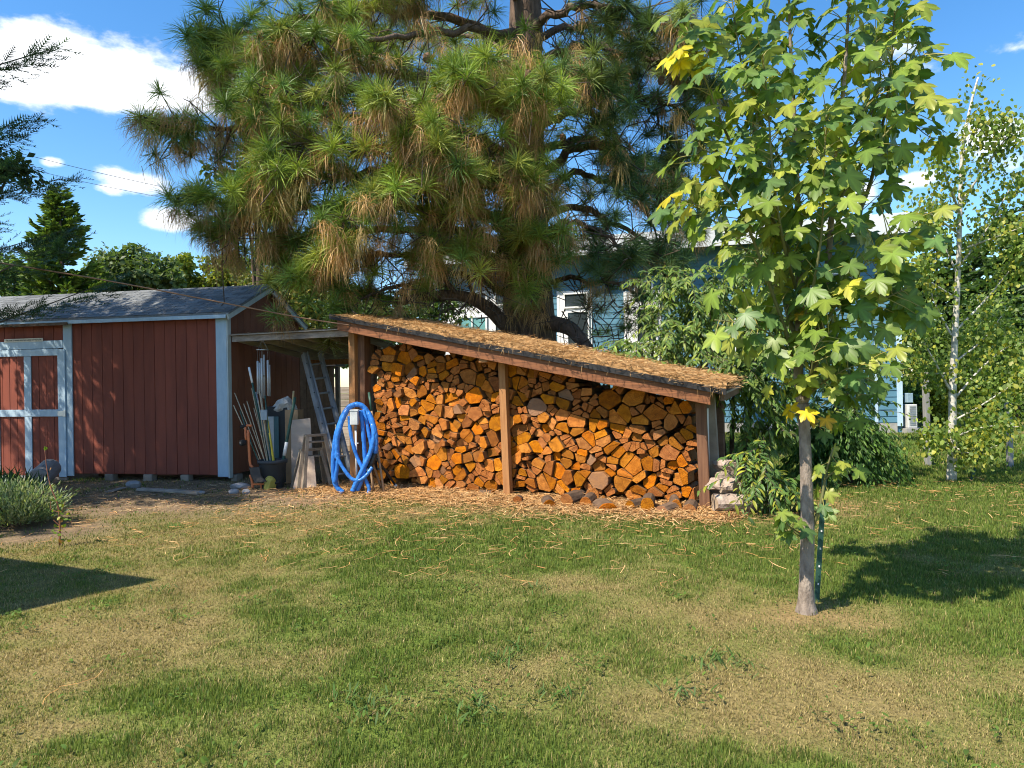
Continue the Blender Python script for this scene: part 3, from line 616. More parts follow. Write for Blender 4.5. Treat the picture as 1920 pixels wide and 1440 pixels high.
# ------------------------------------------------------------------ firewood
def endgrain(name, c1, c2, grey):
    m = bpy.data.materials.new(name); m.use_nodes = True; t = m.node_tree; n = t.nodes; L = t.links; b = n['Principled BSDF']; b.inputs['Roughness'].default_value = .8; b.inputs['Specular IOR Level'].default_value = .2
    c = n.new('ShaderNodeTexCoord'); ln = n.new('ShaderNodeVectorMath'); ln.operation = 'LENGTH'; oi = n.new('ShaderNodeObjectInfo')
    z = n.new('ShaderNodeTexNoise'); z.inputs['Scale'].default_value = 14; z.inputs['Detail'].default_value = 5; L.new(c.outputs['Object'], z.inputs['Vector'])
    L.new(c.outputs['Object'], ln.inputs[0])
    ad = n.new('ShaderNodeMath'); ad.operation = 'MULTIPLY_ADD'; ad.inputs[1].default_value = .05; L.new(z.outputs['Fac'], ad.inputs[0]); L.new(ln.outputs['Value'], ad.inputs[2])
    sc_ = n.new('ShaderNodeMath'); sc_.operation = 'MULTIPLY'; sc_.inputs[1].default_value = 330; L.new(ad.outputs[0], sc_.inputs[0])
    si = n.new('ShaderNodeMath'); si.operation = 'SINE'; L.new(sc_.outputs[0], si.inputs[0])
    mr = n.new('ShaderNodeMapRange'); mr.inputs['From Min'].default_value = -1; mr.inputs['To Min'].default_value = -.10; mr.inputs['To Max'].default_value = .10; L.new(si.outputs[0], mr.inputs['Value'])
    a2 = n.new('ShaderNodeMath'); a2.operation = 'ADD'; L.new(mr.outputs[0], a2.inputs[0]); L.new(z.outputs['Fac'], a2.inputs[1])
    rp = n.new('ShaderNodeValToRGB'); rp.color_ramp.elements[0].position = .3; rp.color_ramp.elements[1].position = .68; rp.color_ramp.elements[0].color = (*c2, 1); rp.color_ramp.elements[1].color = (*c1, 1); L.new(a2.outputs[0], rp.inputs[0])
    sx_ = n.new('ShaderNodeSeparateXYZ'); L.new(c.outputs['Object'], sx_.inputs[0]); at_ = n.new('ShaderNodeMath'); at_.operation = 'ARCTAN2'; L.new(sx_.outputs['Z'], at_.inputs[0]); L.new(sx_.outputs['X'], at_.inputs[1])
    am = n.new('ShaderNodeMath'); am.operation = 'MULTIPLY_ADD'; am.inputs[1].default_value = 6.0; L.new(at_.outputs[0], am.inputs[0]); nm_ = n.new('ShaderNodeMath'); nm_.operation = 'MULTIPLY'; nm_.inputs[1].default_value = 4.0; L.new(z.outputs['Fac'], nm_.inputs[0]); L.new(nm_.outputs[0], am.inputs[2])
    sn = n.new('ShaderNodeMath'); sn.operation = 'SINE'; L.new(am.outputs[0], sn.inputs[0]); ab_ = n.new('ShaderNodeMath'); ab_.operation = 'ABSOLUTE'; L.new(sn.outputs[0], ab_.inputs[0])
    ck = n.new('ShaderNodeMapRange'); ck.inputs['From Max'].default_value = .16; ck.inputs['To Min'].default_value = .35; L.new(ab_.outputs[0], ck.inputs['Value'])
    cm = n.new('ShaderNodeVectorMath'); cm.operation = 'SCALE'; L.new(rp.outputs[0], cm.inputs[0]); L.new(ck.outputs[0], cm.inputs['Scale'])
    hv = n.new('ShaderNodeHueSaturation'); L.new(cm.outputs[0], hv.inputs['Color'])
    sm = n.new('ShaderNodeMapRange'); sm.inputs['To Min'].default_value = .97; sm.inputs['To Max'].default_value = 1.14; f9 = n.new('ShaderNodeMath'); f9.operation = 'MULTIPLY'; f9.inputs[1].default_value = 13.9; L.new(oi.outputs['Random'], f9.inputs[0]); g9 = n.new('ShaderNodeMath'); g9.operation = 'FRACT'; L.new(f9.outputs[0], g9.inputs[0]); L.new(g9.outputs[0], sm.inputs['Value']); L.new(sm.outputs[0], hv.inputs['Saturation'])
    m1 = n.new('ShaderNodeMapRange'); m1.inputs['To Min'].default_value = .5; m1.inputs['To Max'].default_value = 1.25; L.new(oi.outputs['Random'], m1.inputs['Value']); L.new(m1.outputs[0], hv.inputs['Value'])
    f1 = n.new('ShaderNodeMath'); f1.operation = 'MULTIPLY'; f1.inputs[1].default_value = 7.13; L.new(oi.outputs['Random'], f1.inputs[0]); f2 = n.new('ShaderNodeMath'); f2.operation = 'FRACT'; L.new(f1.outputs[0], f2.inputs[0])
    m2 = n.new('ShaderNodeMapRange'); m2.inputs['To Min'].default_value = .489; m2.inputs['To Max'].default_value = .501; L.new(f2.outputs[0], m2.inputs['Value']); L.new(m2.outputs[0], hv.inputs['Hue'])
    f3 = n.new('ShaderNodeMath'); f3.operation = 'MULTIPLY'; f3.inputs[1].default_value = 23.7; L.new(oi.outputs['Random'], f3.inputs[0]); f4 = n.new('ShaderNodeMath'); f4.operation = 'FRACT'; L.new(f3.outputs[0], f4.inputs[0])
    gt = n.new('ShaderNodeMapRange'); gt.inputs['From Min'].default_value = .90; gt.inputs['From Max'].default_value = .97; gt.inputs['To Max'].default_value = grey; L.new(f4.outputs[0], gt.inputs['Value'])
    mx = n.new('ShaderNodeMix'); mx.data_type = 'RGBA'; mx.inputs['B'].default_value = (.19, .135, .095, 1); L.new(gt.outputs[0], mx.inputs['Factor']); L.new(hv.outputs[0], mx.inputs['A']); L.new(mx.outputs['Result'], b.inputs['Base Color'])
    z2 = n.new('ShaderNodeTexNoise'); z2.inputs['Scale'].default_value = 55; z2.inputs['Detail'].default_value = 5; L.new(c.outputs['Object'], z2.inputs['Vector'])
    bp = n.new('ShaderNodeBump'); bp.inputs['Strength'].default_value = .8; bp.inputs['Distance'].default_value = .012; L.new(z2.outputs['Fac'], bp.inputs['Height']); L.new(bp.outputs[0], b.inputs['Normal'])
    return m
M_END = endgrain('sawn_log_end', (.54, .225, .048), (.28, .10, .02), .7)
M_SPLIT = mat('split_log_side', (.34, .165, .06), .85, (.16, .075, .03), 5, (2, 2, 2), .6, 40, ovar=.25, dist=.01)
M_LBARK = mat('log_bark', (.15, .095, .06), .95, (.07, .045, .03), 9, bump=.9, bscale=25, ovar=.25, dist=.015)
def clip(poly, nx, nz, c):                       # keep nx*x + nz*z <= c ; edges remember whether they are bark
    out = []; n = len(poly)
    for i in range(n):
        (x0, z0, b0), (x1, z1, b1) = poly[i], poly[(i + 1) % n]; d0 = nx * x0 + nz * z0 - c; d1 = nx * x1 + nz * z1 - c
        if d0 <= 0: out.append((x0, z0, b0))
        if (d0 < 0) != (d1 < 0) and abs(d0 - d1) > 1e-12:
            t = d0 / (d0 - d1); out.append((x0 + t * (x1 - x0), z0 + t * (z1 - z0), 'new' if d0 < 0 else b0))
    return out
def clip_tag(poly, nx, nz, c, tagv):
    p = clip(poly, nx, nz, c); return [(x, z, tagv if b == 'new' else b) for x, z, b in p]
def log_shape(cell, r, inset=.005):
    cx = sum(p[0] for p in cell) / len(cell); cz = sum(p[1] for p in cell) / len(cell)
    poly = [(x, z, 0) for x, z in cell]
    n = len(cell); res = poly
    for i in range(n):                            # gap between neighbours
        (x0, z0), (x1, z1) = cell[i], cell[(i + 1) % n]; ex, ez = x1 - x0, z1 - z0; l = math.hypot(ex, ez)
        if l < 1e-6: continue
        nx, nz = ez / l, -ex / l; c = nx * x0 + nz * z0
        if nx * cx + nz * cz > c: nx, nz, c = -nx, -nz, -c
        res = clip_tag(res, nx, nz, c - inset * r.uniform(.2, 1.6), 0)
    if len(res) < 3: return None, None, None
    ar_ = abs(sum(res[k][0] * res[(k + 1) % len(res)][1] - res[(k + 1) % len(res)][0] * res[k][1] for k in range(len(res)))) / 2; req = math.sqrt(ar_ / math.pi) * r.uniform(1.28, 1.75); ph = r.uniform(0, 1)
    for k in range(14):                           # no sharp corners survive handling
        a = ph + 2 * math.pi * k / 14; q = clip_tag(res, math.cos(a), math.sin(a), cx * math.cos(a) + cz * math.sin(a) + req * r.uniform(.97, 1.05), 0)
        if len(q) >= 3: res = q
    rad = max(math.hypot(p[0] - cx, p[1] - cz) for p in res); kind = r.random()
    if kind < .74:                                # one side stays the round outside of the trunk
        a0 = r.gauss(math.pi / 2, 1.1); off = rad * r.uniform(.35, .9); ox, oz = cx - math.cos(a0) * off, cz - math.sin(a0) * off
        RR_ = off + rad * r.uniform(.5, .74); spread = r.uniform(.9, 1.5)
        for k in range(9):
            a = a0 - spread + 2 * spread * k / 8; q = clip_tag(res, math.cos(a), math.sin(a), ox * math.cos(a) + oz * math.sin(a) + RR_, 1)
            if len(q) >= 3: res = q
    elif kind < .80:                              # whole round
        ox, oz = cx, cz; RR_ = rad * r.uniform(.66, .8)
        for k in range(12):
            a = 2 * math.pi * k / 12; q = clip_tag(res, math.cos(a), math.sin(a), ox * math.cos(a) + oz * math.sin(a) + RR_, 1)
            if len(q) >= 3: res = q
    else:
        ox, oz = cx + r.uniform(-1, 1) * rad, cz - rad * r.uniform(.3, 1)
        for k in range(2):
            a = r.uniform(0, 6.28); q = clip_tag(res, math.cos(a), math.sin(a), cx * math.cos(a) + cz * math.sin(a) + rad * r.uniform(.55, .8), 0)
            if len(q) >= 3: res = q
    return res, (ox, oz), ('half round' if kind < .74 else 'whole round' if kind < .80 else 'wedge shaped')
def log_mesh(res, pith, length, r, back_scale=1.0):
    """local axes: x across, y into the pile, z up, origin at the pith on the sawn face"""
    n = len(res); cx = sum(p[0] for p in res) / n - pith[0]; cz = sum(p[1] for p in res) / n - pith[1]
    ty, tx_ = r.gauss(0, .05), r.gauss(0, .07); v = []; f = []; mi = []
    fr_ = [Vector((x - pith[0], (x - pith[0] - cx) * tx_ + (z - pith[1] - cz) * ty, z - pith[1])) for x, z, b in res]
    bk = [Vector((cx + (p.x - cx) * back_scale + r.uniform(-.006, .006), length, cz + (p.z - cz) * back_scale + r.uniform(-.006, .006))) for p in fr_]
    inn = [Vector((cx + (p.x - cx) * .955, p.y + r.uniform(-.004, .004), cz + (p.z - cz) * .955)) for p in fr_]          # the worn edge round the sawn face
    for p in fr_: p.y += r.uniform(.003, .010)
    v = fr_ + bk + inn; f.append(tuple(range(2 * n, 3 * n))); mi.append(0); f.append(tuple(reversed(range(n, 2 * n)))); mi.append(0)
    for k in range(n):
        f.append(((k + 1) % n, k, n + k, n + (k + 1) % n)); mi.append(2 if res[k][2] == 1 else 1)
        f.append((k, (k + 1) % n, 2 * n + (k + 1) % n, 2 * n + k)); mi.append(0)
    area = sum(v[k].x * v[(k + 1) % n].z - v[(k + 1) % n].x * v[k].z for k in range(n))
    if area < 0: f = [tuple(reversed(q)) for q in f]
    return v, f, mi
LR = Matrix(((WF.u.x, WF.b.x, 0), (WF.u.y, WF.b.y, 0), (0, 0, 1)))
def log_object(name, res, pith, base, length, r, rot=None, label=None, group=None):
    v, f, mi = log_mesh(res, pith, length, r); me = bpy.data.meshes.new(name); me.from_pydata([tuple(p) for p in v], [], f)
    for mm in (M_END, M_SPLIT, M_LBARK): me.materials.append(mm)
    me.polygons.foreach_set('material_index', mi); me.update()
    o = link_mesh(name, me, None, base); o.rotation_euler = (LR @ rot if rot else LR).to_euler()
    return tag(o, label, 'firewood', group)
def pile(a0, a1, top, bottom, rmin, r, seed):
    """irregular cells filling the face between a0..a1, bottom(a)..top(a)"""
    g2 = np.random.default_rng(seed); pts = []; S = 1.12
    tries = 0
    while tries < 9000:
        tries += 1; a = g2.uniform(a0 - .06, a1 + .06); z = g2.uniform(bottom(a) - .12, top(a) + .28); rr = rmin * (1 + .35 * g2.normal()) ; rr = max(.08, min(rr, rmin * 1.3))
        if all(((a - p[0]) / S) ** 2 + (z - p[1]) ** 2 > ((rr + p[2]) / 2) ** 2 for p in pts): pts.append((a, z, rr))
    A = np.array([(p[0], p[1]) for p in pts]); res = []
    for i, (a, z, rr) in enumerate(pts):
        if not (a0 + .03 < a < a1 - .03 and bottom(a) + .02 < z < top(a)): continue
        d = np.hypot((A[:, 0] - a) / S, A[:, 1] - z); idx = np.argsort(d)[1:17]
        cell = [(a - .25, z - .25, 0), (a + .25, z - .25, 0), (a + .25, z + .25, 0), (a - .25, z + .25, 0)]
        for j in idx:
            bx, bz = A[j]; nx, nz = (bx - a) / S ** 2, bz - z; c = (bx * bx - a * a) / (2 * S ** 2) + (bz * bz - z * z) / 2 + (rr ** 2 - pts[j][2] ** 2) / 8
            c2 = clip(cell, nx, nz, c)
            if len(c2) >= 3: cell = c2
        cell = clip(clip(cell, -1, 0, -(a0 - .02)), 1, 0, a1 + .02)
        if len(cell) < 3: continue
        cells = [cell]; ar = abs(sum(cell[k][0] * cell[(k + 1) % len(cell)][1] - cell[(k + 1) % len(cell)][0] * cell[k][1] for k in range(len(cell)))) / 2
        if r.random() < (.78 if ar > .018 else .45 if ar > .012 else .0):      # split through the middle, as the axe did
            th_ = r.gauss(math.pi / 2, .9); mx_ = sum(p[0] for p in cell) / len(cell) + r.uniform(-.02, .02); mz_ = sum(p[1] for p in cell) / len(cell) + r.uniform(-.02, .02)
            nx, nz = math.cos(th_), math.sin(th_); c = nx * mx_ + nz * mz_; h1, h2 = clip(cell, nx, nz, c), clip(cell, -nx, -nz, -c)
            if len(h1) >= 3 and len(h2) >= 3: cells = [h1, h2]
        for cl in cells:
            sh, pith, kd = log_shape([(p[0], p[1]) for p in cl], r)
            if sh and len(sh) >= 3: res.append((sh, pith, sum(p[0] for p in sh) / len(sh), sum(p[1] for p in sh) / len(sh), kd))
    return res
def face_pt(px, py): return WF.hit(px, py, -.06)
def curve(pts):
    q = [face_pt(*p) for p in pts]; xs_ = [p[0] for p in q]; zs_ = [p[1] for p in q]; return lambda a: float(np.interp(a, xs_, zs_))
top1 = curve([(693, 640), (735, 652), (760, 645), (790, 665), (815, 660), (850, 655), (900, 668), (940, 690)]); top2 = curve([(958, 690), (1010, 682), (1045, 694), (1080, 705), (1105, 724), (1140, 716), (1180, 728), (1240, 738), (1305, 748)])
aL, aM0, aM1, aR = face_pt(696, 800)[0], face_pt(942, 800)[0], face_pt(946, 800)[0], face_pt(1309, 850)[0]
r = random.Random(77)
LP = [(x, 'l') for x in pile(aL, aM0, top1, lambda a: .0, .166, r, 4)] + [(x, 'r') for x in pile(aM0 + .01, aR, top2, lambda a: .0, .188, r, 6)]
def area_of(sh): return abs(sum(sh[k][0] * sh[(k + 1) % len(sh)][1] - sh[(k + 1) % len(sh)][0] * sh[k][1] for k in range(len(sh)))) / 2
LP.sort(key=lambda t_: -area_of(t_[0][0]))
print('LOGS', len(LP))
NOBJ = 270
def where(a, z, side):
    h = z / (top1(a) if side == 'l' else top2(a)); b_ = 'top rows' if h > .8 else 'upper rows' if h > .55 else 'lower rows' if h > .27 else 'bottom rows'
    m_ = (a - aL) / (aM0 - aL) if side == 'l' else (a - aM0) / (aR - aM0); c_ = 'left part' if m_ < .34 else 'middle' if m_ < .67 else 'right part'
    return '%s, %s of the %s bay' % (b_, c_, 'left' if side == 'l' else 'right')
restv, restf, restm = [], [], []
for i, ((sh, pith, a, z, kd), side) in enumerate(LP):
    off = -.06 + r.gauss(0, .028); length = r.uniform(.38, .46); base = WF.pt(pith[0], pith[1], off)
    if i < NOBJ:
        log_object('firewood_log', sh, pith, base, length, r, Matrix.Rotation(r.gauss(0, .03), 3, 'Z'),
                   '%s %s firewood log, %s' % ('large' if area_of(sh) > .019 else 'small' if area_of(sh) < .0125 else 'medium', kd, where(a, z, side)), 'firewood stacked in the %s' % where(a, z, side))
    else:
        v, f, mi = log_mesh(sh, pith, length, r); k = len(restv); o3_ = base
        restv += [o3_ + LR @ p for p in v]; restf += [tuple(k + q_ for q_ in ff) for ff in f]; restm += mi
bp1 = pile(aL, aM0, lambda a: top1(a) - .07, lambda a: .0, .20, r, 14); bp2 = pile(aM0 + .01, aR, lambda a: top2(a) - .07, lambda a: .0, .22, r, 16)
for sh, pith, a, z, kd in bp1 + bp2:             # the second row stacked behind
    v, f, mi = log_mesh(sh, pith, .4, r); k = len(restv); o3_ = WF.pt(pith[0], pith[1], -.56)
    restv += [o3_ + LR @ p for p in v]; restf += [tuple(k + q_ for q_ in ff) for ff in f]; restm += mi
if restv:
    c0 = WF.pt(2.5, 0, -.2); me = bpy.data.meshes.new('small_firewood'); me.from_pydata([tuple(p - c0) for p in restv], [], restf)
    for mm in (M_END, M_SPLIT, M_LBARK): me.materials.append(mm)
    me.polygons.foreach_set('material_index', restm); tag(link_mesh('small_firewood', me, None, c0), 'smaller split logs between and behind the big ones of the stack', 'firewood', kind='stuff')
# spilled logs lying along the foot of the right bay, others lying before the left bay
def loose(px, py, wdt, hgt, yaw, pitch, label, length=.36, seed=0, round_=False, d_off=0, z0=.0, roll=0):
    rr = random.Random(seed); n = rr.randint(6, 8)
    if round_: sh = [(wdt / 2 * math.cos(2 * math.pi * k / 12) * rr.uniform(.9, 1.05), hgt / 2 * math.sin(2 * math.pi * k / 12) * rr.uniform(.9, 1.05), 1) for k in range(12)]
    else:
        arc = [(wdt / 2 * math.cos(t_), hgt * .9 * math.sin(t_) * rr.uniform(.9, 1.05), 1) for t_ in np.linspace(0, math.pi, 7)]; sh = [(x, z_, 1 if k < 6 else 0) for k, (x, z_, _) in enumerate(arc)]
    p = G(px, py); p.z = z0 + (hgt / 2 if round_ else .0)
    rot = Matrix.Rotation(yaw, 3, 'Z') @ Matrix.Rotation(pitch, 3, 'X') @ Matrix.Rotation(roll, 3, 'Y')
    return log_object('loose_log', sh, (0, 0), p, length, rr, rot, label, 'loose logs at the foot of the wood stack')
foot = 'loose orange brown log at right bay foot, %s from the middle post'
ORD = ['first in front', 'second in front', 'third in front', 'fourth in front', 'fifth in front', 'sixth in front', 'seventh in front', 'eighth in front', 'ninth in front', 'third behind', 'fifth behind', 'fourth behind', 'second behind', 'first behind']
for k, (px, py, wd_, hg, yaw, ro) in enumerate([(1030, 950, .17, .10, .5, 0), (1062, 950, .20, .16, -.2, .4), (1098, 950, .17, .15, .1, 0), (1140, 958, .24, .11, .6, 0), (1180, 955, .15, .13, -.4, .2), (1214, 960, .17, .17, .2, .5),
                              (1240, 962, .18, .10, -.3, 0), (1268, 957, .14, .16, .3, 0), (1292, 962, .18, .12, .1, 0), (1165, 935, .30, .12, .9, 0), (1255, 938, .22, .13, -.5, .3), (1210, 940, .2, .12, .2, 0), (1110, 938, .18, .13, .3, .3), (1045, 932, .16, .12, 0, 0)]):
    loose(px, py, wd_, hg, yaw, .05, foot % ORD[k], .3, 40 + k, round_=(k % 4 == 1), roll=ro, z0=.0 if py > 945 else .05)
loose(772, 905, .34, .22, .25, .0, 'big split log with broad orange end lying before the left bay', .34, 61, roll=.1)
loose(790, 890, .20, .26, .9, .9, 'split log leaning upright on the bigger log before the left bay', .30, 62, z0=.10)
lg = loose(838, 912, .25, .25, 1.9, .0, 'short pale barked round lying on its side before the left bay', .42, 63, round_=True)
lg.data.materials[1] = lg.data.materials[2] = mat('pale_bark', (.50, .38, .25), .9, (.26, .18, .11), 5, (2, 1, 6), .9, 18, dist=.02)
loose(872, 920, .16, .10, 1.2, .0, 'dark chunk of bark lying right of the pale round', .26, 64)
loose(905, 922, .14, .08, .8, .0, 'thin dark bark slab on the needles before the middle post', .3, 65)
loose(925, 928, .12, .07, 1.6, .0, 'small dark bark piece beside the foot of the middle post', .2, 66)
loose(716, 905, .14, .20, -.5, .6, 'split log leaning on the stack behind the shovel handles', .34, 67, z0=.02)
loose(970, 945, .12, .10, .3, .0, 'small brown log stub right of the middle post foot', .14, 68, round_=True)
# lichen-grey logs at the right end of the store
M_LICHEN = mat('lichened_bark', (.46, .37, .31), .95, (.22, .16, .13), 12, bump=1, bscale=22, dist=.02)
def grey_log(px, py, z, rad, length, az, label, seed, end=None):
    rr = random.Random(seed); p = G(px + 4, py + 16); p.z = z; d = Vector((math.cos(az), math.sin(az), rr.uniform(-.06, .06)))
    mb = MB(); n = 14; rings = 7; ax = d.orthogonal().normalized(); bx = d.normalized().cross(ax)
    for i in range(rings):
        c = p + d * (length * (i / (rings - 1) - .5))
        for j in range(n):
            a = 2 * math.pi * j / n; q = rad * (1 + .16 * math.sin(3 * a + seed) + rr.uniform(-.1, .1)) * (1 if 0 < i < rings - 1 else .93); mb.v.append(c + (ax * math.cos(a) + bx * math.sin(a)) * q)
    for i in range(rings - 1):
        for j in range(n): mb.face((i * n + j, i * n + (j + 1) % n, (i + 1) * n + (j + 1) % n, (i + 1) * n + j), 0)
    mb.face(list(reversed(range(n))), 1); mb.face(range((rings - 1) * n, rings * n), 1)
    return tag(mb.build('grey_log', [M_LICHEN, end or mat('aged_log_end', (.42, .33, .24), .9, (.25, .18, .12), 12)]), label, 'log', 'lichen covered logs right of the store')
grey_log(1368, 945, .105, .105, .42, .12, 'thick lichen grey log at the bottom of the little pile by the right post', 1)
grey_log(1350, 940, .30, .07, .38, -.9, 'grey log wedged behind the pile beside the right post', 2)
grey_log(1378, 940, .27, .062, .42, .2, 'middle lichen grey log of the little pile by the right post', 3)
grey_log(1368, 938, .385, .058, .36, .05, 'grey log second from the top of the little pile', 4)
grey_log(1360, 935, .50, .085, .36, -1.25, 'topmost log of the little pile showing its pale broken end', 5)
grey_log(1395, 940, .06, .055, .30, -1.0, 'short grey log fallen at the right of the little pile', 6)
# ------------------------------------------------------------------ things under and before the low roof
def pole(name, label, p, q, r0, m, r1=None, cat='pole', group=None, n=8, bend=.0):
    mb = MB(); p, q = Vector(p), Vector(q); mid = p.lerp(q, .5) + Vector((bend, 0, -abs(bend) * .3)); mb.tube([p, p.lerp(mid, .5), mid, mid.lerp(q, .5), q], [r0, r0, (r0 + (r1 or r0)) / 2, r1 or r0, r1 or r0], n)
    return tag(mb.build(name, m, smooth=True), label, cat, group)
def pole_part(name, par, p, q, r0, m, n=8):
    mb = MB(); mb.tube([Vector(p), Vector(q)], r0, n); return mb.build(name, m, par, smooth=True)
M_BAMBOO = mat('pale_bamboo', (.52, .43, .30), .6, (.38, .29, .18), 8, (1, 1, 4)); M_GREENPOST = mat('dark_green_paint', (.035, .10, .075), .5, (.02, .06, .045), 10)
M_YELLOW = mat('yellow_plastic', (.62, .52, .06), .5, (.5, .4, .05)); M_HANDLE = mat('ash_handle', (.40, .28, .18), .7, (.27, .18, .11), 6, (1, 1, 5))
# pot
pd = 10.45; pc = G(512, 914); pc.z = 0
pot = MB(); w0 = 26 / FPX * pd; pot.lathe(pc, [(w0 * .72, 0), (w0 * .74, .005), (w0 * .95, .37), (w0 * .97, .375), (w0 * 1.04, .378), (w0 * 1.05, .43), (w0 * .97, .435), (w0 * .93, .38), (w0 * .72, .03), (.001, .03)], 32)
tag(pot.build('plant_pot', mat('dark_grey_pot', (.05, .058, .065), .5, (.035, .04, .046), 5, bump=.1), smooth=True), 'big dark grey plant pot holding stakes and canes', 'pot')
canes = [((438, 760), (498, 860), .008, M_BAMBOO, 'thin cane leaning farthest left out of the pot'), ((440, 737), (503, 870), .007, M_BAMBOO, 'slim tall cane second from the left in the pot'),
    ((457, 757), (507, 872), .008, M_BAMBOO, 'thin cane third from the left in the pot'), ((463, 752), (512, 872), .008, M_BAMBOO, 'thin pale cane fourth from the left in the pot'),
    ((450, 770), (500, 868), .010, M_GREENPOST, 'short dark green stake among the left canes'), ((467, 690), (511, 870), .016, M_GREENPOST, 'white tipped dark green post standing in the pot'),
    ((472, 728), (514, 875), .008, M_BAMBOO, 'pale cane crossing the green posts in the pot'), ((480, 735), (516, 872), .012, M_ALUM, 'grey metal rod behind the wind chime in the pot'),
    ((486, 730), (518, 875), .010, M_BAMBOO, 'pale cane right of the grey rod in the pot'), ((490, 745), (520, 873), .011, M_BAMBOO, 'cane in the middle of the pot bundle'),
    ((497, 742), (521, 875), .012, M_GREENPOST, 'dark green stake in the middle of the pot'), ((484, 750), (509, 874), .007, M_BAMBOO, 'thin cane low in the pot bundle'), ((500, 775), (519, 868), .009, M_YELLOW, 'thin yellow rod in the pot bundle'),
    ((476, 765), (507, 876), .007, M_BAMBOO, 'short thin cane at the left rim of the pot'), ((503, 790), (523, 872), .010, M_BAMBOO, 'short cane beside the yellow tube in the pot')]
for (a0, b0), (a1, b1), rd, mm, lb in canes:
    q = pc + Vector(((a1 - 512) / FPX * pd * .5, rnd.uniform(-.08, .08), .05)); t0 = P(a0, b0, pd + rnd.uniform(.15, .5)); so = pole('garden_stake', lb, q, t0, rd, mm, group='stakes and canes in the pot', bend=rnd.uniform(-.02, .02) if rd != .016 else 0)
    if rd == .016: pole_part('tip', so, t0 - (t0 - q).normalized() * .25, t0 + (t0 - q).normalized() * .01, .0178, M_WHITE)
pole('yellow_tube', 'short yellow tube leaning inside the pot', pc + Vector((.06, -.05, .2)), P(505, 812, pd), .022, M_YELLOW, .012, cat='tube')
fp_ = pole('fence_post', 'dark green metal post with white foot leaning right in the pot', pc + Vector((.10, .0, .1)), P(553, 745, pd + .25), .024, M_GREENPOST, cat='post')
fa, fb = pc + Vector((.10, .0, .1)), P(553, 745, pd + .25); pole_part('foot', fp_, fa.lerp(fb, .30), fa.lerp(fb, .46), .027, M_WHITE)
mb = MB(); c = P(495, 778, pd + .1); mb.cbox(c, (.10, 0, 0), (0, .03, 0), (0, 0, .16)); tag(mb.build('grey_plate', mat('grey_blue_plastic', (.28, .36, .42), .5), bevel=.006), 'grey blue plate bound around the stakes', 'plate')
# wind chime
M_CHIME = mat('satin_aluminium', (.60, .61, .62), .4, (.5, .51, .52), 5, metal=.25, bump=.05)
wc_d = 11.17; top = P(492, 637, wc_d); ch = thing('wind_chime', 'silver wind chime with long tubes hanging from the front beam', 'wind chime', top)
dc = P(492, 656, wc_d); mb = MB(); mb.lathe(dc, [(.001, -.006), (.10, -.006), (.10, .006), (.001, .006)], 24); mb.build('top_disc', M_ALUM, ch, smooth=False)
for a in (0, 2.1, 4.2): mb = MB(); mb.tube([top, dc + Vector((.09 * math.cos(a), .09 * math.sin(a), .004))], .0025, 4); mb.build('cord', M_GREYWOOD, ch)
for px, y0, y1, yy in ((483, 677, 739, -.04), (490.5, 672, 746, -.06), (495, 665, 747, .03), (502, 675, 742, -.03), (505, 684, 743, .05), (487, 680, 735, .07)):
    p, q = P(px, y0, wc_d + yy), P(px + .7, y1, wc_d + yy); mb = MB(); mb.tube([p, q], .0165, 12); mb.build('tube', M_CHIME, ch, smooth=True)
    mb = MB(); mb.tube([dc + (p - dc) * .9 * Vector((1, 1, 0)).length / 1.5 if False else Vector((p.x, p.y, dc.z)), p], .002, 4); mb.build('cord', M_GREYWOOD, ch)
mb = MB(); cp = P(494, 705, wc_d); mb.lathe(cp, [(.001, -.006), (.04, -.006), (.04, .006), (.001, .006)], 16); mb.build('striker', M_DARKWOOD, ch); mb = MB(); mb.tube([dc, cp], .002, 4); mb.build('cord', M_GREYWOOD, ch)
# dark cabinet, panels, bag, cardboard
cb = MB(); c0 = G(512, 905); c0.y = 11.0
p0 = P(500, 860, 11.0); p1 = P(536, 762, 11.0); cb.box(Vector((p0.x, 11.0, 0)), (p1.x - p0.x + .02, 0, 0), (0, .35, 0), (0, 0, p1.z)); cab = cb.build('cabinet', M_BLACK, bevel=.008); tag(cab, 'black storage cabinet standing behind the pot', 'cabinet')
pw, pe = P(503, 860, 10.95), P(513, 781, 10.95); mb = MB(); mb.box(Vector((pw.x, 10.95, 0)), (pe.x - pw.x, 0, 0), (0, .02, 0), (0, 0, pe.z)); tag(mb.build('panel', mat('pale_panel', (.55, .60, .62), .5), bevel=.003), 'pale narrow panel leaning on the black cabinet', 'panel')
pw, pe = P(514, 860, 10.95), P(522, 781, 10.95); mb = MB(); mb.box(Vector((pw.x, 10.95, 0)), (pe.x - pw.x, 0, 0), (0, .02, 0), (0, 0, pe.z)); tag(mb.build('panel', mat('teal_panel', (.07, .15, .17), .5), bevel=.003), 'dark teal narrow panel leaning on the black cabinet', 'panel')
pw, pe = P(533, 860, 11.02), P(556, 768, 11.02); mb = MB(); mb.box(Vector((pw.x + .03, 10.99, 0)), (pe.x - pw.x, 0, 0), (0, .3, 0), (0, 0, pe.z)); tag(mb.build('cardboard_box', mat('cardboard', (.42, .27, .15), .9), bevel=.004), 'tall brown cardboard box right of the black cabinet', 'box')
M_BAG = mat('crumpled_white_plastic', (.52, .51, .48), .5, (.33, .32, .30), 9, bump=.9, bscale=18, dist=.03)
bag = stone('plastic_bag', 'crumpled dirty white plastic bag on top of the cardboard box', P(534, 768, 11.1) - Z * .05, .20, .15, .17, M_BAG, 21, cat='bag')
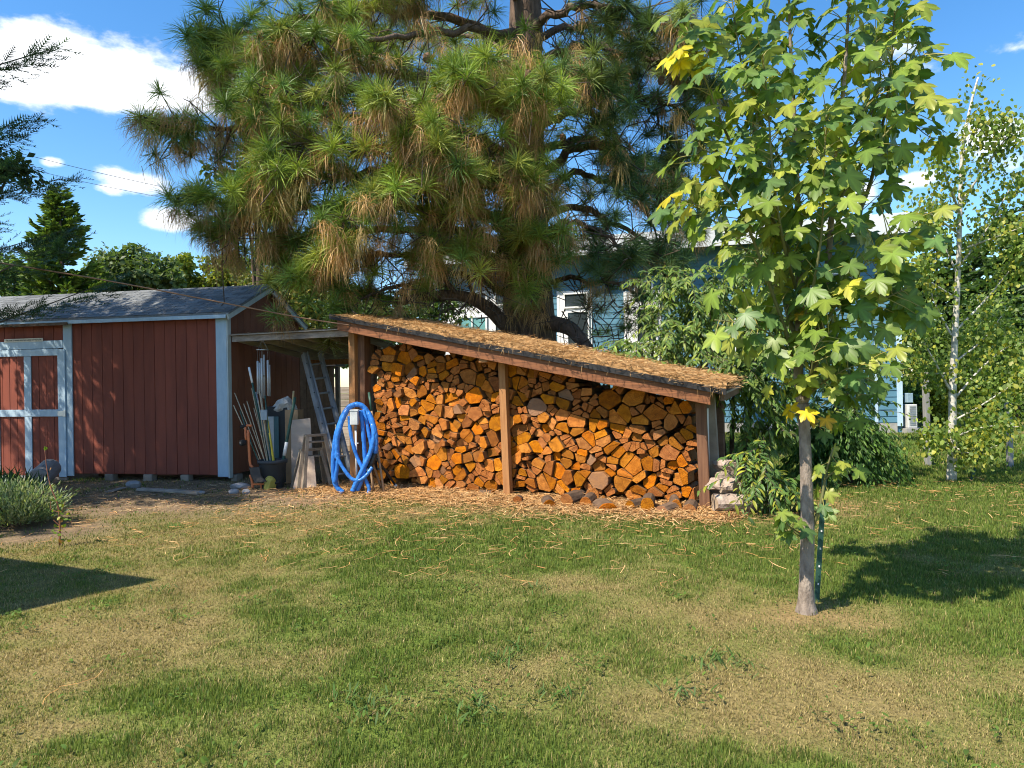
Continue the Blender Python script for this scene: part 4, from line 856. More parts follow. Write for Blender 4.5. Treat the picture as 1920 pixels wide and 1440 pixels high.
for v in bag.data.vertices: v.co += Vector((math.sin(v.co.z * 40 + v.co.x * 31), math.sin(v.co.x * 47), math.sin(v.co.y * 53 + v.co.x * 23))) * .012
pole('broom_handle', 'pale wooden handle end standing above the bag', P(548, 775, 11.0), P(550.5, 733, 11.05), .016, mat('fresh_wood', (.6, .42, .2), .7), cat='handle')
# plywood sheets
def sheet(name, label, pts, th_, m):
    mb = MB(); q = [Vector(p) for p in pts]; nn = (q[1] - q[0]).cross(q[3] - q[0]).normalized(); mb.prism(q, nn * th_); return tag(mb.build(name, m, bevel=.002), label, 'board')
M_PLY = mat('beige_plywood', (.50, .40, .32), .8, (.42, .32, .25), 3, (1, 1, 3))
gz_ = lambda px, d, z=0.0: Vector((P(px, 900, d).x, d, z))
sheet('plywood_sheet', 'beige plywood sheet leaning behind the sawhorses', [gz_(547, 10.75), gz_(590, 10.75), P(582, 784, 10.95), P(546, 788, 10.95)], .012, M_PLY)
sheet('plywood_sheet', 'short beige board standing under the sawhorses', [gz_(549, 10.38), gz_(594, 10.38), P(589, 855, 10.48), P(564, 857, 10.48)], .012, M_PLY)
# sawhorses: a tall and a lower one nested
def sawhorse(label, x0, x1, ytop, yb, d, leg_spread, m):
    t = thing('sawhorse', label, 'sawhorse', gz_((x0 + x1) / 2, d), 'nested wooden sawhorses')
    a, b2 = P(x0, ytop, d - .03), P(x1, ytop, d + .16); a.z = b2.z = (a.z + b2.z) / 2
    dr = (b2 - a).normalized(); pr = Vector((-dr.y, dr.x, 0))
    mb = MB(); mb.beam(a, b2, .10, .035); mb.build('top_board', m, t, bevel=.004)
    mb = MB(); mb.beam(a.lerp(b2, .04) - Z * .10, a.lerp(b2, .96) - Z * .10, .10, .025); mb.build('shelf', m, t, bevel=.004)
    for e, sg in ((a, -1), (b2, 1)):
        for s2 in (-1, 1):
            p = e + pr * s2 * .045 - Z * .018 - dr * sg * .03; q = Vector((p.x, p.y, 0)) + pr * s2 * leg_spread + dr * sg * .11; mb = MB(); mb.beam(p, q, .035, .05, up=dr); mb.build('leg', m, t, bevel=.003)
    return t
M_SAW = mat('grey_saw_wood', (.34, .28, .21), .9, (.2, .155, .11), 4, (2, 2, 2), .5, 30)
sawhorse('taller weathered grey wooden sawhorse beside the ladder foot', 571, 611, 816, 912, 10.42, .13, M_SAW)
sawhorse('lower grey wooden sawhorse nested under the taller one', 562, 604, 843, 912, 10.50, .12, M_SAW)
# ladder
ld = thing('ladder', 'aluminium extension ladder leaning under the low roof', 'ladder', gz_(650, 10.7))
Lb, Rb_ = gz_(632, 10.5), gz_(663, 10.75); Lt, Rt_ = P(569, 664, 11.9), P(600, 660, 12.2)
nrm = (Rb_ - Lb).normalized()
for p, q in ((Lb, Lt), (Rb_, Rt_)):
    mb = MB(); mb.beam(p, q, .045, .10, up=(q - p).cross(nrm)); mb.build('rail', M_ALUM, ld, bevel=.004)
off = (Lt - Lb).cross(nrm).normalized() * .05
mb = MB(); mb.beam(Lb.lerp(Lt, .12) + nrm * .045 - off, Lt + nrm * .045 - off, 0.02, .06, up=(Lt - Lb).cross(nrm)); mb.build('rail', M_ALUM, ld, bevel=.004)
for k in range(8):
    t = .08 + k * .118; mb = MB(); mb.tube([Lb.lerp(Lt, t), Rb_.lerp(Rt_, t)], .017, 8); rg = mb.build('rung', M_ALUM, ld, smooth=True)
    c = Lb.lerp(Lt, t) - off * 1.0 - nrm * .016; mb = MB(); mb.tube([c, c - nrm * .006], .014, 10); mb.build('rivet', M_RUBBER, ld)
c = Lb.lerp(Lt, .60); mb = MB(); mb.cbox(c - nrm * .017, nrm * .003, off.normalized() * .05, (Lt - Lb).normalized() * .12); mb.build('sticker', mat('blue_sticker', (.06, .16, .42), .5, bump=0), ld)
# orange folded hand cart
M_ORANGE = mat('faded_orange_paint', (.62, .20, .075), .55, (.50, .145, .06), 7)
cd = 10.35; hc = thing('hand_cart', 'orange folding hand cart with black wheels by the shed corner', 'hand cart', G(466, 922))
def tubepx(nm, pts, rad, m, par, n=8, d=cd): mb = MB(); mb.tube(spline([P(x, y, d + (dz if len(r0) else 0)) for x, y, dz, *r0 in [(a + (0,))[:3] + (0,) for a in pts]], 4), rad, n); return mb.build(nm, m, par, smooth=True)
tubepx('upright', [(465, 806), (467, 845), (469, 870), (474, 876)], .020, M_ORANGE, hc)
tubepx('handle', [(472, 798), (462, 798), (460, 805), (461, 825)], .017, M_ORANGE, hc); tubepx('grip', [(462, 798), (451, 801)], .022, M_RUBBER, hc)
tubepx('lower_frame', [(469, 890), (473, 905), (474, 915)], .020, M_ORANGE, hc); tubepx('cross_bar', [(475, 908), (495, 907), (513, 906)], .017, M_ORANGE, hc); tubepx('grip', [(513, 906), (524, 904)], .024, M_RUBBER, hc); tubepx('foot', [(489, 908), (490, 919)], .015, M_ORANGE, hc)
for px, py in ((455, 830), (474, 922)):
    p = P(px, py, cd - .02); mb = MB(); mb.tube([p + Vector((-.02, -.03, 0)), p + Vector((.02, .03, 0))], .045, 18); wh = mb.build('wheel', M_RUBBER, hc, bevel=.008); mb = MB(); mb.tube([p + Vector((-.024, -.036, 0)), p + Vector((-.012, -.018, 0))], .018, 12); mb.build('hub', M_GREYWOOD, wh)
mb = MB(); q = [P(467, 877, cd - .03), P(486, 876, cd - .03), P(489, 893, cd - .06), P(500, 903, cd - .1), P(478, 905, cd - .1), P(470, 893, cd - .06)]; mb.prism(q, (0, .04, 0)); mb.build('platform', mat('grubby_dark_plastic', (.07, .06, .05), .7), hc, bevel=.006)
# crumpled yellow thing by the pot
yb = stone('yellow_bucket', 'squashed yellow green plastic bucket lying at the foot of the pot', G(505, 918), .105, .09, .13, mat('dull_yellow_green', (.42, .38, .08), .6, (.30, .27, .06), 6), 33, cat='bucket')
# meter post with box, conduit, and the blue hose hung over it
hp = 9.9; ps = thing('utility_post', 'wooden post carrying a grey electrical box and white conduit', 'post', G(668, 905))
mb = MB(); b0_ = gz_(672, hp + .05, -.02); mb.box(b0_, (.075, 0, 0), (0, .06, 0), (0, 0, P(672, 778, hp).z)); mb.build('post', M_POSTDARK, ps, bevel=.004)
p, q = P(656, 797, hp - .20), P(670, 768, hp - .20); mb = MB(); mb.box(p, (q.x - p.x, 0, 0), (0, .09, 0), (0, 0, q.z - p.z)); bx = mb.build('electrical_box', mat('pale_grey_plastic', (.62, .65, .66), .45, bump=.05), ps, bevel=.008)
mb = MB(); mb.box(P(655.4, 771, hp - .207) , (q.x - p.x + .012, 0, 0), (0, .1, 0), (0, 0, .018)); mb.build('lid', MATS['pale_grey_plastic'], bx, bevel=.004)
mb = MB(); mb.tube([P(667, 797, hp - .15), P(667, 806, hp - .14)], .02, 10); mb.build('coupling', mat('grey_conduit', (.25, .26, .27), .5), ps, smooth=True)
mb = MB(); mb.tube([P(667, 806, hp - .14), P(669, 903, hp - .10)], .0135, 10); mb.build('conduit', M_WHITE, ps, smooth=True); mb = MB(); mb.cbox(P(668, 831, hp - .13), (.06, 0, 0), (0, .012, 0), (0, 0, .012)); mb.build('strap', M_WHITE, ps)
M_HOSE = mat('blue_layflat_hose', (.035, .20, .62), .32, (.02, .14, .48), 7, bump=.6, bscale=26, spec=.5, dist=.012)
hose = thing('hose', 'coil of bright blue hose hung over the utility post', 'hose', G(662, 912)); hd = hp - .12
def hz(pts, rad=.034): 
    c = spline([P(x, y, hd + dd) for x, y, dd in pts], 16); k = len(c); mb = MB(); mb.tube(c, [rad * (1 + .05 * math.sin(i * .37) + .04 * math.sin(i * .83) + rnd.uniform(-.035, .035)) for i in range(k)], 12); return mb.build('loop', M_HOSE, hose, smooth=True)
hz([(643, 924, .0), (630, 910, .0), (625, 880, 0), (628, 830, 0), (637, 795, .0), (650, 768, .02), (665, 759, .06), (682, 763, .08), (694, 785, .06), (701, 810, 0), (697, 840, -.03), (685, 870, -.06), (668, 905, -.08), (661, 921, -.08)], .036)
hz([(632, 860, -.05), (633, 820, -.05), (643, 785, -.02), (655, 765, .03), (672, 758, .08), (688, 770, .08), (700, 795, .03), (705, 825, .0), (704, 850, .0)], .036)
hz([(632, 858, -.06), (645, 880, -.08), (660, 898, -.09), (675, 900, -.09), (688, 890, -.08), (698, 876, -.05)], .026)
hz([(655, 780, .0), (656, 800, .0), (661, 830, -.02), (670, 858, -.02), (680, 880, -.05), (685, 898, -.05), (692, 915, -.06), (691, 925, -.06)], .026)
hz([(676, 770, .05), (680, 800, .0), (683, 840, -.01), (684, 868, -.03), (680, 895, -.06), (670, 920, -.06)], .030)
hz([(682, 768, .06), (689, 800, .02), (695, 830, .0), (697, 845, .0)], .027)
hz([(628, 905, -.02), (633, 870, -.05), (634, 850, -.06)], .030)
mb = MB(); mb.tube(spline([P(703, 850, hd), P(697, 868, hd - .02), P(691, 878, hd - .02)], 4), [.03, .036, .036, .036, .036, .036, .034, .034, .03], 10); mb.build('coupling', M_BLACK, hose, smooth=True)
mb = MB(); mb.tube([P(692, 877, hd - .02), P(689, 884, hd - .03)], .022, 10); mb.build('nozzle', M_WHITE, hose, smooth=True)
# long tool handles
dS = 9.95
sh_ = pole('shovel', 'long handled shovel leaning on the wood stack, green grip at top', gz_(720, 9.8), P(692, 738, 10.2), .016, M_HANDLE, cat='shovel')
fa, fb = gz_(720, 9.8), P(692, 738, 10.2); pole_part('grip', sh_, fa.lerp(fb, .82), fa.lerp(fb, 1.01), .019, M_GREENPOST)
pb_ = pole('pry_bar', 'black bar with white tip leaning right of the hose', G(745, 915), P(703, 855, 9.9), .019, M_BLACK, cat='bar')
fa, fb = G(745, 915), P(703, 855, 9.9); pole_part('tip', pb_, fa.lerp(fb, -.005), fa.lerp(fb, .12), .021, M_WHITE)
pole('tool_handle', 'greyed wooden handle leaning between hose and black bar', G(716, 918), P(695, 858, 9.95), .017, M_HANDLE, cat='handle')
pole('axe_handle', 'short brown wooden handle behind the hose', gz_(700, 9.95, .02), P(688, 828, 10.05), .018, M_HANDLE, cat='handle')
# grey round by the shed door, leaning
p = G(72, 912); q = P(96, 878, p.y + .45); mb = MB(); mb.tube([p + Z * .12, (p + q) / 2 + Z * .06, q + Z * .02], [.17, .165, .16], 18); tag(mb.build('log_round', [mat('silvered_log', (.30, .30, .30), .9, (.19, .185, .18), 4, (1, 1, 3), .6, 20)], bevel=.02), 'silver grey log leaning beside the shed door', 'log')
# rope and overhead wires
def wire(name, label, pts, rad, m): mb = MB(); mb.tube(spline(pts, 8), rad, 6); return tag(mb.build(name, m, smooth=True), label, 'cable')
wire('cable', 'brown cable sagging from upper left over the shed roof to the wood store', [P(-30, 488, 9.0), P(200, 526, 9.4), P(430, 570, 9.9), P(560, 595, 10.2), P(650, 609, 10.2), P(985 - 335, 610, 10.25)], .010, mat('rusty_cable', (.30, .17, .10), .8))
wire('utility_wire', 'upper thin utility wire crossing the sky at left', [P(-60, 262, 40), P(190, 325, 43), P(480, 388, 46)], .014, M_BLACK)
wire('utility_wire', 'lower thin utility wire crossing the sky at left', [P(-60, 288, 40), P(190, 348, 43), P(480, 402, 46)], .012, M_BLACK)
up_ = thing('utility_pole', 'brown utility pole with crossarm beyond the shed', 'utility pole', gz_(445, 46))
mb = MB(); mb.tube([gz_(445, 46, 0), P(443, 330, 46)], [.17, .13], 10); mb.build('mast', mat('pole_wood', (.14, .09, .065), .9), up_, smooth=True)
for y in (447, 428): mb = MB(); mb.cbox(P(438, y, 46), (.9, 0, 0), (0, .1, 0), (0, 0, .1)); mb.build('crossarm', MATS['pole_wood'], up_)
wire('drop_wire', 'slack wire running from the utility pole down to the left', [P(440, 470, 46), P(415, 492, 45), P(380, 510, 44), P(325, 540, 42)], .02, M_BLACK)
# plank fence seen in the gap behind the ladder
fn = thing('plank_fence', 'weathered horizontal plank fence seen through the gap by the ladder', 'fence', gz_(650, 16))
for k in range(9):
    z0 = .15 + k * .155; mb = MB(); a = gz_(610, 16, z0); mb.box(a, Vector((1.3, -.35, 0)), (0, .03, 0), (0, 0, .145)); mb.build('plank', M_OLDPLANK, fn, bevel=.006)
mb = MB(); mb.box(gz_(632, 15.9, 0), (.09, 0, 0), (0, .06, 0), (0, 0, 1.6)); mb.build('post', M_OLDPLANK, fn)
# ------------------------------------------------------------------ the great pine
g = np.random.default_rng(101)
def tuft(nn, seed, dead=False, el=.9):
    """needles springing from a shoot tip, arching over and drooping"""
    q = np.random.default_rng(seed); vs, ts, cs = [], [], []
    for k in range(nn):
        th_ = q.uniform(0, 2 * np.pi)
        if dead: ph = q.uniform(-1.35, .35); L_ = q.uniform(.4, .8); dr = q.uniform(.5, 1.1)
        else: ph = np.arcsin(q.uniform(-.55, 1.0)); L_ = q.uniform(.8, 1.08); dr = q.uniform(.06, .34)
        d = np.array([np.cos(ph) * np.cos(th_), np.cos(ph) * np.sin(th_), np.sin(ph)])
        b0 = np.array([q.normal(0, .22), q.normal(0, .22), -q.uniform(0, .6)]) if dead else np.array([0, 0, -q.uniform(0, .30)])                  # along the last part of the shoot
        p1 = b0 + d * L_ * .5 + np.array([0, 0, -dr * .18]); p2 = b0 + d * L_ * .92 + np.array([0, 0, -dr * .85])
        w_ = np.cross(d, q.normal(size=3)); w_ /= np.linalg.norm(w_) + 1e-9; w_ *= .0095 * q.uniform(.7, 1.3)
        i = len(vs); vs += [b0 - w_, b0 + w_, p1 - w_, p1 + w_, p2]; ts += [[i, i + 1, i + 3], [i, i + 3, i + 2], [i + 2, i + 3, i + 4]]
        s_ = q.uniform(.7, 1.25); cs += [[s_ * .85] * 3] * 2 + [[s_, s_, s_ * .95]] * 2 + [[s_ * 1.1] * 3]
    return np.array(vs), np.array(ts), np.array(cs)
LIVE = [tuft(120, 500 + k) for k in range(6)]; DEAD = [tuft(70, 600 + k, True) for k in range(4)]
def tufts(var, pos, size, col, g, tilt=.35):
    out = []; pick = g.integers(0, len(var), len(pos))
    for k, (v, t_, c) in enumerate(var):
        m_ = pick == k; n = int(m_.sum())
        if not n: continue
        a = g.uniform(0, 2 * np.pi, n); up = np.stack([g.normal(0, tilt, n), g.normal(0, tilt, n), np.ones(n)], 1); d = np.stack([np.cos(a), np.sin(a), np.zeros(n)], 1)
        Rm = frames(np.cross(np.cross(up, d), up), up); vv = np.einsum('nij,kj->nki', Rm, v) * size[m_][:, None, None] + pos[m_][:, None, :]
        cc = c[None] * col[m_][:, None, :]; out.append((vv.reshape(-1, 3), (t_[None] + (np.arange(n) * len(v))[:, None, None]).reshape(-1, 3), cc.reshape(-1, 3)))
    return out
PX, PD = 985, 13.0
pine = thing('pine_tree', 'huge long needled pine with green and tan needles behind the wood store', 'tree', Vector((P(PX, 700, PD).x, PD, 0)))
tb = [(1000, 905, .78), (998, 800, .62), (995, 690, .55), (990, 600, .50), (985, 480, .44), (982, 330, .38), (985, 150, .33), (985, -30, .28), (985, -300, .22), (985, -620, .12)]
mb = MB(); pts = spline([P(x, y, PD) for x, y, _ in tb], 4); rad = np.interp(np.linspace(0, len(tb) - 1, len(pts)), range(len(tb)), [t_[2] for t_ in tb])
for p in pts[:1]: p.z = 0
mb.tube(pts, list(rad), 22); 
for i, p in enumerate(mb.v):
    c = Vector((pine.location.x, PD, p.z)); e = (p - c); a = math.atan2(e.y, e.x); mb.v[i] = p + e * (.07 * math.sin(a * 9 + p.z * 1.3) + .05 * math.sin(a * 17 - p.z * 3) + rnd.uniform(-.035, .035))
mb.build('trunk', M_BARK, pine, smooth=True)
# boughs: (control points px,py,distance ; start radius ; tufts ; share of dead ones)
B = [([(985, 300, 13), (860, 250, 12.3), (700, 220, 11.6), (520, 225, 11.2), (390, 245, 11.0), (300, 230, 10.9)], .13, 88, .36),
     ([(985, 200, 13), (850, 150, 12.2), (680, 130, 11.4), (520, 120, 11.0), (400, 125, 10.9)], .12, 84, .28),
     ([(985, 90, 13), (840, 30, 12.2), (640, 20, 11.5), (450, 60, 11.2), (380, 70, 11.0)], .11, 70, .25),
     ([(985, 380, 13), (880, 330, 12.2), (740, 320, 11.2), (600, 330, 10.6), (490, 340, 10.4)], .12, 84, .45),
     ([(985, 420, 13), (890, 400, 12.2), (760, 390, 11.2), (620, 395, 10.7), (480, 385, 10.9), (345, 370, 11.3)], .12, 70, .38),
     ([(985, 480, 13), (880, 440, 12.4), (750, 430, 11.6), (600, 445, 11.1), (470, 430, 11.3), (405, 440, 11.4)], .10, 52, .42),
     ([(985, 500, 13), (900, 480, 12.3), (800, 470, 11.6), (700, 480, 11.1), (600, 500, 10.9), (540, 520, 10.9)], .09, 58, .42),
     ([(960, 560, 13), (880, 520, 12.4), (780, 530, 11.8), (700, 555, 11.3), (640, 580, 11.0)], .08, 30, .45),
     ([(985, 250, 13), (930, 200, 11.8), (850, 180, 10.8), (780, 200, 10.2), (720, 210, 10.0)], .10, 66, .35),
     ([(985, 160, 13), (950, 120, 11.6), (900, 110, 10.6), (860, 130, 10.2)], .09, 46, .25),
     ([(985, 280, 13), (990, 220, 11.6), (1000, 170, 10.6), (985, 160, 10.2)], .09, 40, .3),
     ([(985, 400, 13), (960, 350, 11.8), (910, 320, 10.8), (860, 330, 10.4)], .09, 44, .45),
     ([(985, 430, 13), (1000, 360, 11.8), (1000, 330, 11.0), (975, 330, 10.6)], .08, 30, .5),
     ([(985, 520, 13), (940, 470, 12.0), (890, 445, 11.2), (870, 450, 10.9)], .08, 28, .45),
     ([(985, 540, 13), (1000, 480, 12.0), (1015, 440, 11.4), (1050, 440, 11.2)], .08, 30, .4),
     ([(985, 560, 13), (960, 500, 12.2), (985, 480, 11.7), (990, 500, 11.5)], .06, 20, .5),
     ([(985, 130, 13), (1080, 90, 13.0), (1180, 100, 12.8), (1280, 130, 12.6), (1330, 160, 12.4)], .11, 48, .22),
     ([(985, 240, 13), (1080, 170, 13.3), (1170, 170, 13.4), (1260, 200, 13.2), (1320, 250, 13.0)], .11, 40, .2),
     ([(985, 350, 13), (1080, 280, 13.0), (1150, 290, 12.6), (1210, 340, 12.4), (1260, 400, 12.3)], .11, 26, .25),
     ([(985, 400, 13), (1060, 330, 13.5), (1140, 340, 13.7), (1210, 400, 13.7), (1240, 470, 13.6)], .10, 18, .3),
     ([(985, 470, 13), (1050, 420, 12.6), (1110, 430, 12.2), (1160, 460, 12.0), (1170, 480, 11.9)], .08, 24, .3),
     ([(985, 540, 13), (1060, 520, 12.4), (1120, 530, 12.0), (1180, 540, 11.8), (1200, 550, 11.7)], .07, 13, .3),
     ([(985, 60, 13), (1060, 20, 12.3), (1140, 10, 11.9), (1230, 30, 11.7), (1300, 60, 11.6)], .10, 44, .2),
     ([(985, 10, 13), (900, -40, 12.2), (800, -50, 11.4), (700, -20, 11.2), (610, 20, 11.0)], .10, 50, .25),
     ([(985, 220, 13), (1000, 160, 14.5), (1040, 130, 15.5), (1100, 140, 16)], .09, 30, .2), ([(985, 320, 13), (900, 260, 14.4), (820, 240, 15.6), (740, 260, 16.5)], .09, 40, .25),
     ([(985, 120, 13), (900, 70, 14.4), (800, 60, 15.6), (690, 80, 16.5)], .09, 40, .25), ([(985, -60, 13), (1000, -120, 12), (1040, -150, 11), (1080, -140, 10.6)], .09, 30, .2),
     ([(985, -120, 13), (900, -200, 12), (800, -220, 11.2), (720, -190, 11)], .09, 40, .2), ([(985, -140, 13), (1080, -210, 13), (1180, -220, 12.6), (1260, -190, 12.4)], .09, 40, .2)]
B += [([(985, 330, 13), (850, 290, 11.6), (720, 280, 10.7), (600, 270, 10.3), (500, 280, 10.2)], .09, 60, .4), ([(985, 210, 13), (820, 170, 11.6), (680, 170, 10.6), (560, 170, 10.3), (460, 180, 10.2)], .09, 64, .35),
      ([(985, 60, 13), (820, 60, 11.6), (700, 80, 10.8), (580, 70, 10.5), (480, 90, 10.4)], .08, 54, .3), ([(985, 450, 13), (860, 380, 11.6), (760, 350, 10.6), (680, 380, 10.2), (640, 420, 10.1)], .08, 50, .5), ([(985, 350, 13), (900, 270, 11.2), (830, 250, 10.3), (800, 280, 10)], .08, 44, .45),
      ([(985, 200, 13), (1040, 130, 12.2), (1090, 120, 11.6), (1130, 160, 11.4)], .07, 36, .25), ([(985, 470, 13), (920, 420, 11.8), (850, 400, 11), (800, 440, 10.7)], .07, 38, .5)]
B += [([(985, 170, 13), (1080, 130, 13.2), (1160, 160, 13.4), (1230, 220, 13.4), (1270, 300, 13.3)], .10, 44, .3), ([(985, 260, 13), (1060, 210, 12.8), (1120, 220, 12.4), (1160, 270, 12.2), (1180, 340, 12.1)], .10, 34, .35), ([(985, 300, 13), (1090, 260, 13.6), (1180, 290, 14), (1260, 350, 14.2), (1300, 420, 14.2)], .10, 36, .35),
      ([(985, 420, 13), (1080, 390, 13), (1160, 420, 12.8), (1230, 480, 12.7), (1260, 520, 12.6)], .09, 30, .4), ([(985, 80, 13), (1090, 50, 13.4), (1200, 80, 13.8), (1300, 130, 13.9)], .09, 38, .25)]
B = [(a_, b_, int(c_ * 1.02), d_) for a_, b_, c_, d_ in B]
GREEN = np.array([[.20, .30, .05], [.26, .34, .055], [.14, .24, .055], [.34, .38, .08]]); GREEN_SHADED = np.array([[.09, .17, .06], [.12, .20, .06], [.075, .14, .05], [.2, .26, .07]]); TAN = np.array([[.50, .29, .125], [.56, .35, .16], [.40, .23, .10], [.44, .32, .13]])  # right boughs take darker greens: crown shade painted into the needle colour
crown = []; tw = MB()
def twig(p, q, r0=.012, sag=.06):
    m_ = (p + q) / 2 - Z * sag; tw.tube([p, m_, q], [r0, r0 * .8, r0 * .45], 4, cap=False)
for ctrl, r0, nt, dead in B:
    c = spline([P(*q) for q in ctrl], 6); k = len(c)
    for i in range(2, k): c[i] += Vector((rnd.uniform(-.06, .06), rnd.uniform(-.06, .06), rnd.uniform(-.06, .06)))
    mb = MB(); mb.tube(c, [max(.012, r0 * (1 - .9 * (i / (k - 1)) ** .8)) for i in range(k)], 8); mb.build('bough', M_BARK, pine, smooth=True)
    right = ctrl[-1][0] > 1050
    pl, pdd = [], []
    for j in range(nt):
        u = (g.random() ** (.75 if not right else .7)) * .82 + .18; f_ = u * (k - 1); i = min(int(f_), k - 2); p = c[i].lerp(c[i + 1], f_ - i)
        tdir = (c[min(i + 1, k - 1)] - c[i]).normalized(); side = tdir.cross(Z).normalized() * g.choice([-1, 1])
        L_ = g.uniform(.18, .95) * (1.0 - .35 * u); q = p + (side * g.uniform(.3, 1) + tdir * g.uniform(.1, .8)).normalized() * L_ + Z * g.uniform(-.12, .30) * L_
        if g.random() < .30: q = p - Z * g.uniform(.1, .5) + tdir * g.uniform(0, .3) + side * g.uniform(0, .35)      # drooping sprays
        twig(p, q)
        if g.random() < dead * (.45 if right else .72): pdd.append(q)
        else:
            pl.append(q)
            if g.random() < (.15 if right else .4): pdd.append(q.lerp(p, .25) - Z * .12)
    pl.append(c[-1]); pl.append(c[-2])
    if pl:
        pos = np.array(pl); sz_ = g.uniform(.30, .46, len(pl)); col = pal(len(pl), GREEN_SHADED if right else GREEN, .2, g); crown += tufts(LIVE, pos, sz_, col, g)
    if pdd:
        pos = np.array(pdd); crown += tufts(DEAD, pos, g.uniform(.24, .40, len(pdd)), pal(len(pdd), TAN, .2, g), g, .15)
    for j in range(int(nt * (1.0 if right else .45))):        # bare crooked twigs
        f_ = g.uniform(.15, .95) * (k - 1); i = min(int(f_), k - 2); p = c[i].lerp(c[i + 1], f_ - i); d = Vector(unit(1, g)[0]); d.z -= .25; a = p + d * g.uniform(.2, .5); b2 = a + (d + Vector(unit(1, g)[0]) * .9) * g.uniform(.12, .35); b3 = b2 + Vector(unit(1, g)[0]) * .15 + Z * .08
        tw.tube([p, a, b2, b3], [.014, .011, .008, .006], 4, cap=False)
# tufts hugging the trunk and low epicormic sprays
for px, py, n, sp in ((960, 450, 14, .32), (1000, 500, 10, .25), (945, 540, 7, .22), (1010, 560, 5, .2), (1000, 250, 14, .4), (960, 330, 14, .35), (1120, 590, 9, .3), (960, 100, 14, .4)):
    base = np.array(P(px, py, PD - .75)); pos = base + g.normal(0, sp, (n, 3)) * [1, .4, 1]; dd = g.random(n) < .4
    crown += tufts(LIVE, pos[~dd], g.uniform(.25, .36, int((~dd).sum())), pal(int((~dd).sum()), GREEN, .2, g), g)
    if dd.any(): crown += tufts(DEAD, pos[dd], g.uniform(.25, .36, int(dd.sum())), pal(int(dd.sum()), TAN, .2, g), g, .15)
put('needles', crown, M_NEEDLE, pine, kind='stuff')
tw.build('twigs', M_TWIG, pine)['kind'] = 'stuff'
def limb(pts, r0, r1, nm='limb'):
    c = spline([P(*q) for q in pts], 6); k = len(c); mb = MB(); mb.tube(c, [r0 + (r1 - r0) * i / (k - 1) for i in range(k)], 10); return mb.build(nm, M_BARK, pine, smooth=True)
limb([(985, 640, 12.9), (950, 612, 12.4), (915, 578, 12.1), (870, 556, 11.9), (800, 555, 11.7), (745, 565, 11.6), (690, 545, 11.5)], .15, .05)
limb([(1000, 600, 12.9), (1060, 612, 12.3), (1085, 632, 12.1), (1108, 665, 12.0), (1115, 690, 12)], .15, .09)
limb([(860, 556, 11.9), (830, 520, 11.8), (800, 490, 11.9)], .05, .02); limb([(900, 570, 12.0), (880, 530, 11.9), (890, 480, 11.7)], .04, .015)
dt = MB()
for j in range(150):
    px = g.uniform(700, 930); py = g.uniform(490, 600); p = P(px, py, 11.8 + g.normal(0, .3)); d = Vector(unit(1, g)[0]); a = p + d * g.uniform(.15, .35); b2 = a + (d + Vector(unit(1, g)[0])) * .2; dt.tube([p, a, b2], [.012, .009, .005], 4, cap=False)
for j in range(60):
    p = P(g.uniform(1050, 1200), g.uniform(560, 660), 12 + g.normal(0, .3)); d = Vector(unit(1, g)[0]); d.z -= .3; a = p + d * g.uniform(.15, .3); b2 = a + (d + Vector(unit(1, g)[0])) * .2; dt.tube([p, a, b2], [.012, .009, .005], 4, cap=False)
dt.build('dead_twigs', M_TWIG, pine)['kind'] = 'stuff'
# a few cones
for px, py, d in ((800, 108, 10.6), (1048, 222, 12.2), (1240, 150, 12.2), (990, 140, 10.1), (1055, 258, 12.2)):
    p = P(px, py, d); cn = MB(); cn.lathe(p, [(.005, .07), (.04, .055), (.06, .02), (.062, -.02), (.045, -.06), (.01, -.09)], 10); cn.build('cone', mat('pine_cone', (.20, .12, .07), .9, (.08, .05, .03), 40, bump=1, bscale=60, dist=.02), pine, jitter=.012)

# ------------------------------------------------------------------ leaf shapes
L_OVAL = (np.array([[0, 0, 0], [.4, -.36, .06], [.4, .36, .06], [.75, -.3, .02], [.75, .3, .02], [1, 0, -.08], [.4, 0, -.02], [.75, 0, -.04]]), [[0, 1, 6], [0, 6, 2], [1, 3, 7], [1, 7, 6], [6, 7, 4], [6, 4, 2], [3, 5, 7], [7, 5, 4]])
L_LONG = (np.array([[0, 0, 0], [.35, -.13, .05], [.35, .13, .05], [.35, 0, 0], [.72, -.12, -.02], [.72, .12, -.02], [.72, 0, -.06], [1, 0, -.22]]), [[0, 1, 3], [0, 3, 2], [1, 4, 6], [1, 6, 3], [3, 6, 5], [3, 5, 2], [4, 7, 6], [6, 7, 5]])
L_SMALL = (np.array([[0, 0, 0], [.5, -.32, .07], [.5, .32, .07], [1, 0, -.05]]), [[0, 1, 3], [0, 3, 2]])
L_SPRIG = (np.array([[0, 0, 0], [.5, -.17, .0], [.5, .17, 0], [1, 0, -.04], [.5, 0, .15], [.5, 0, -.15]]), [[0, 1, 3], [0, 3, 2], [0, 4, 3], [0, 3, 5]])
_fv, _ft = [], []
for _k in range(8):
    for _s in (-1, 1):
        _x = .05 + _k * .115; _l = .30 * (1.05 - .6 * _k / 8); _i = len(_fv); _z = .05 * ((_k * 7 + _s) % 3 - 1); _fv += [(_x - .035, 0, 0), (_x + .035, 0, 0), (_x + _l * .75, _s * _l * .75, _z + .03)]; _ft.append((_i, _i + 1, _i + 2) if _s > 0 else (_i + 1, _i, _i + 2))
L_FIR = (np.array(_fv + [(0, -.02, 0), (0, .02, 0), (1.05, 0, 0)]), _ft + [(len(_fv), len(_fv) + 2, len(_fv) + 1)])
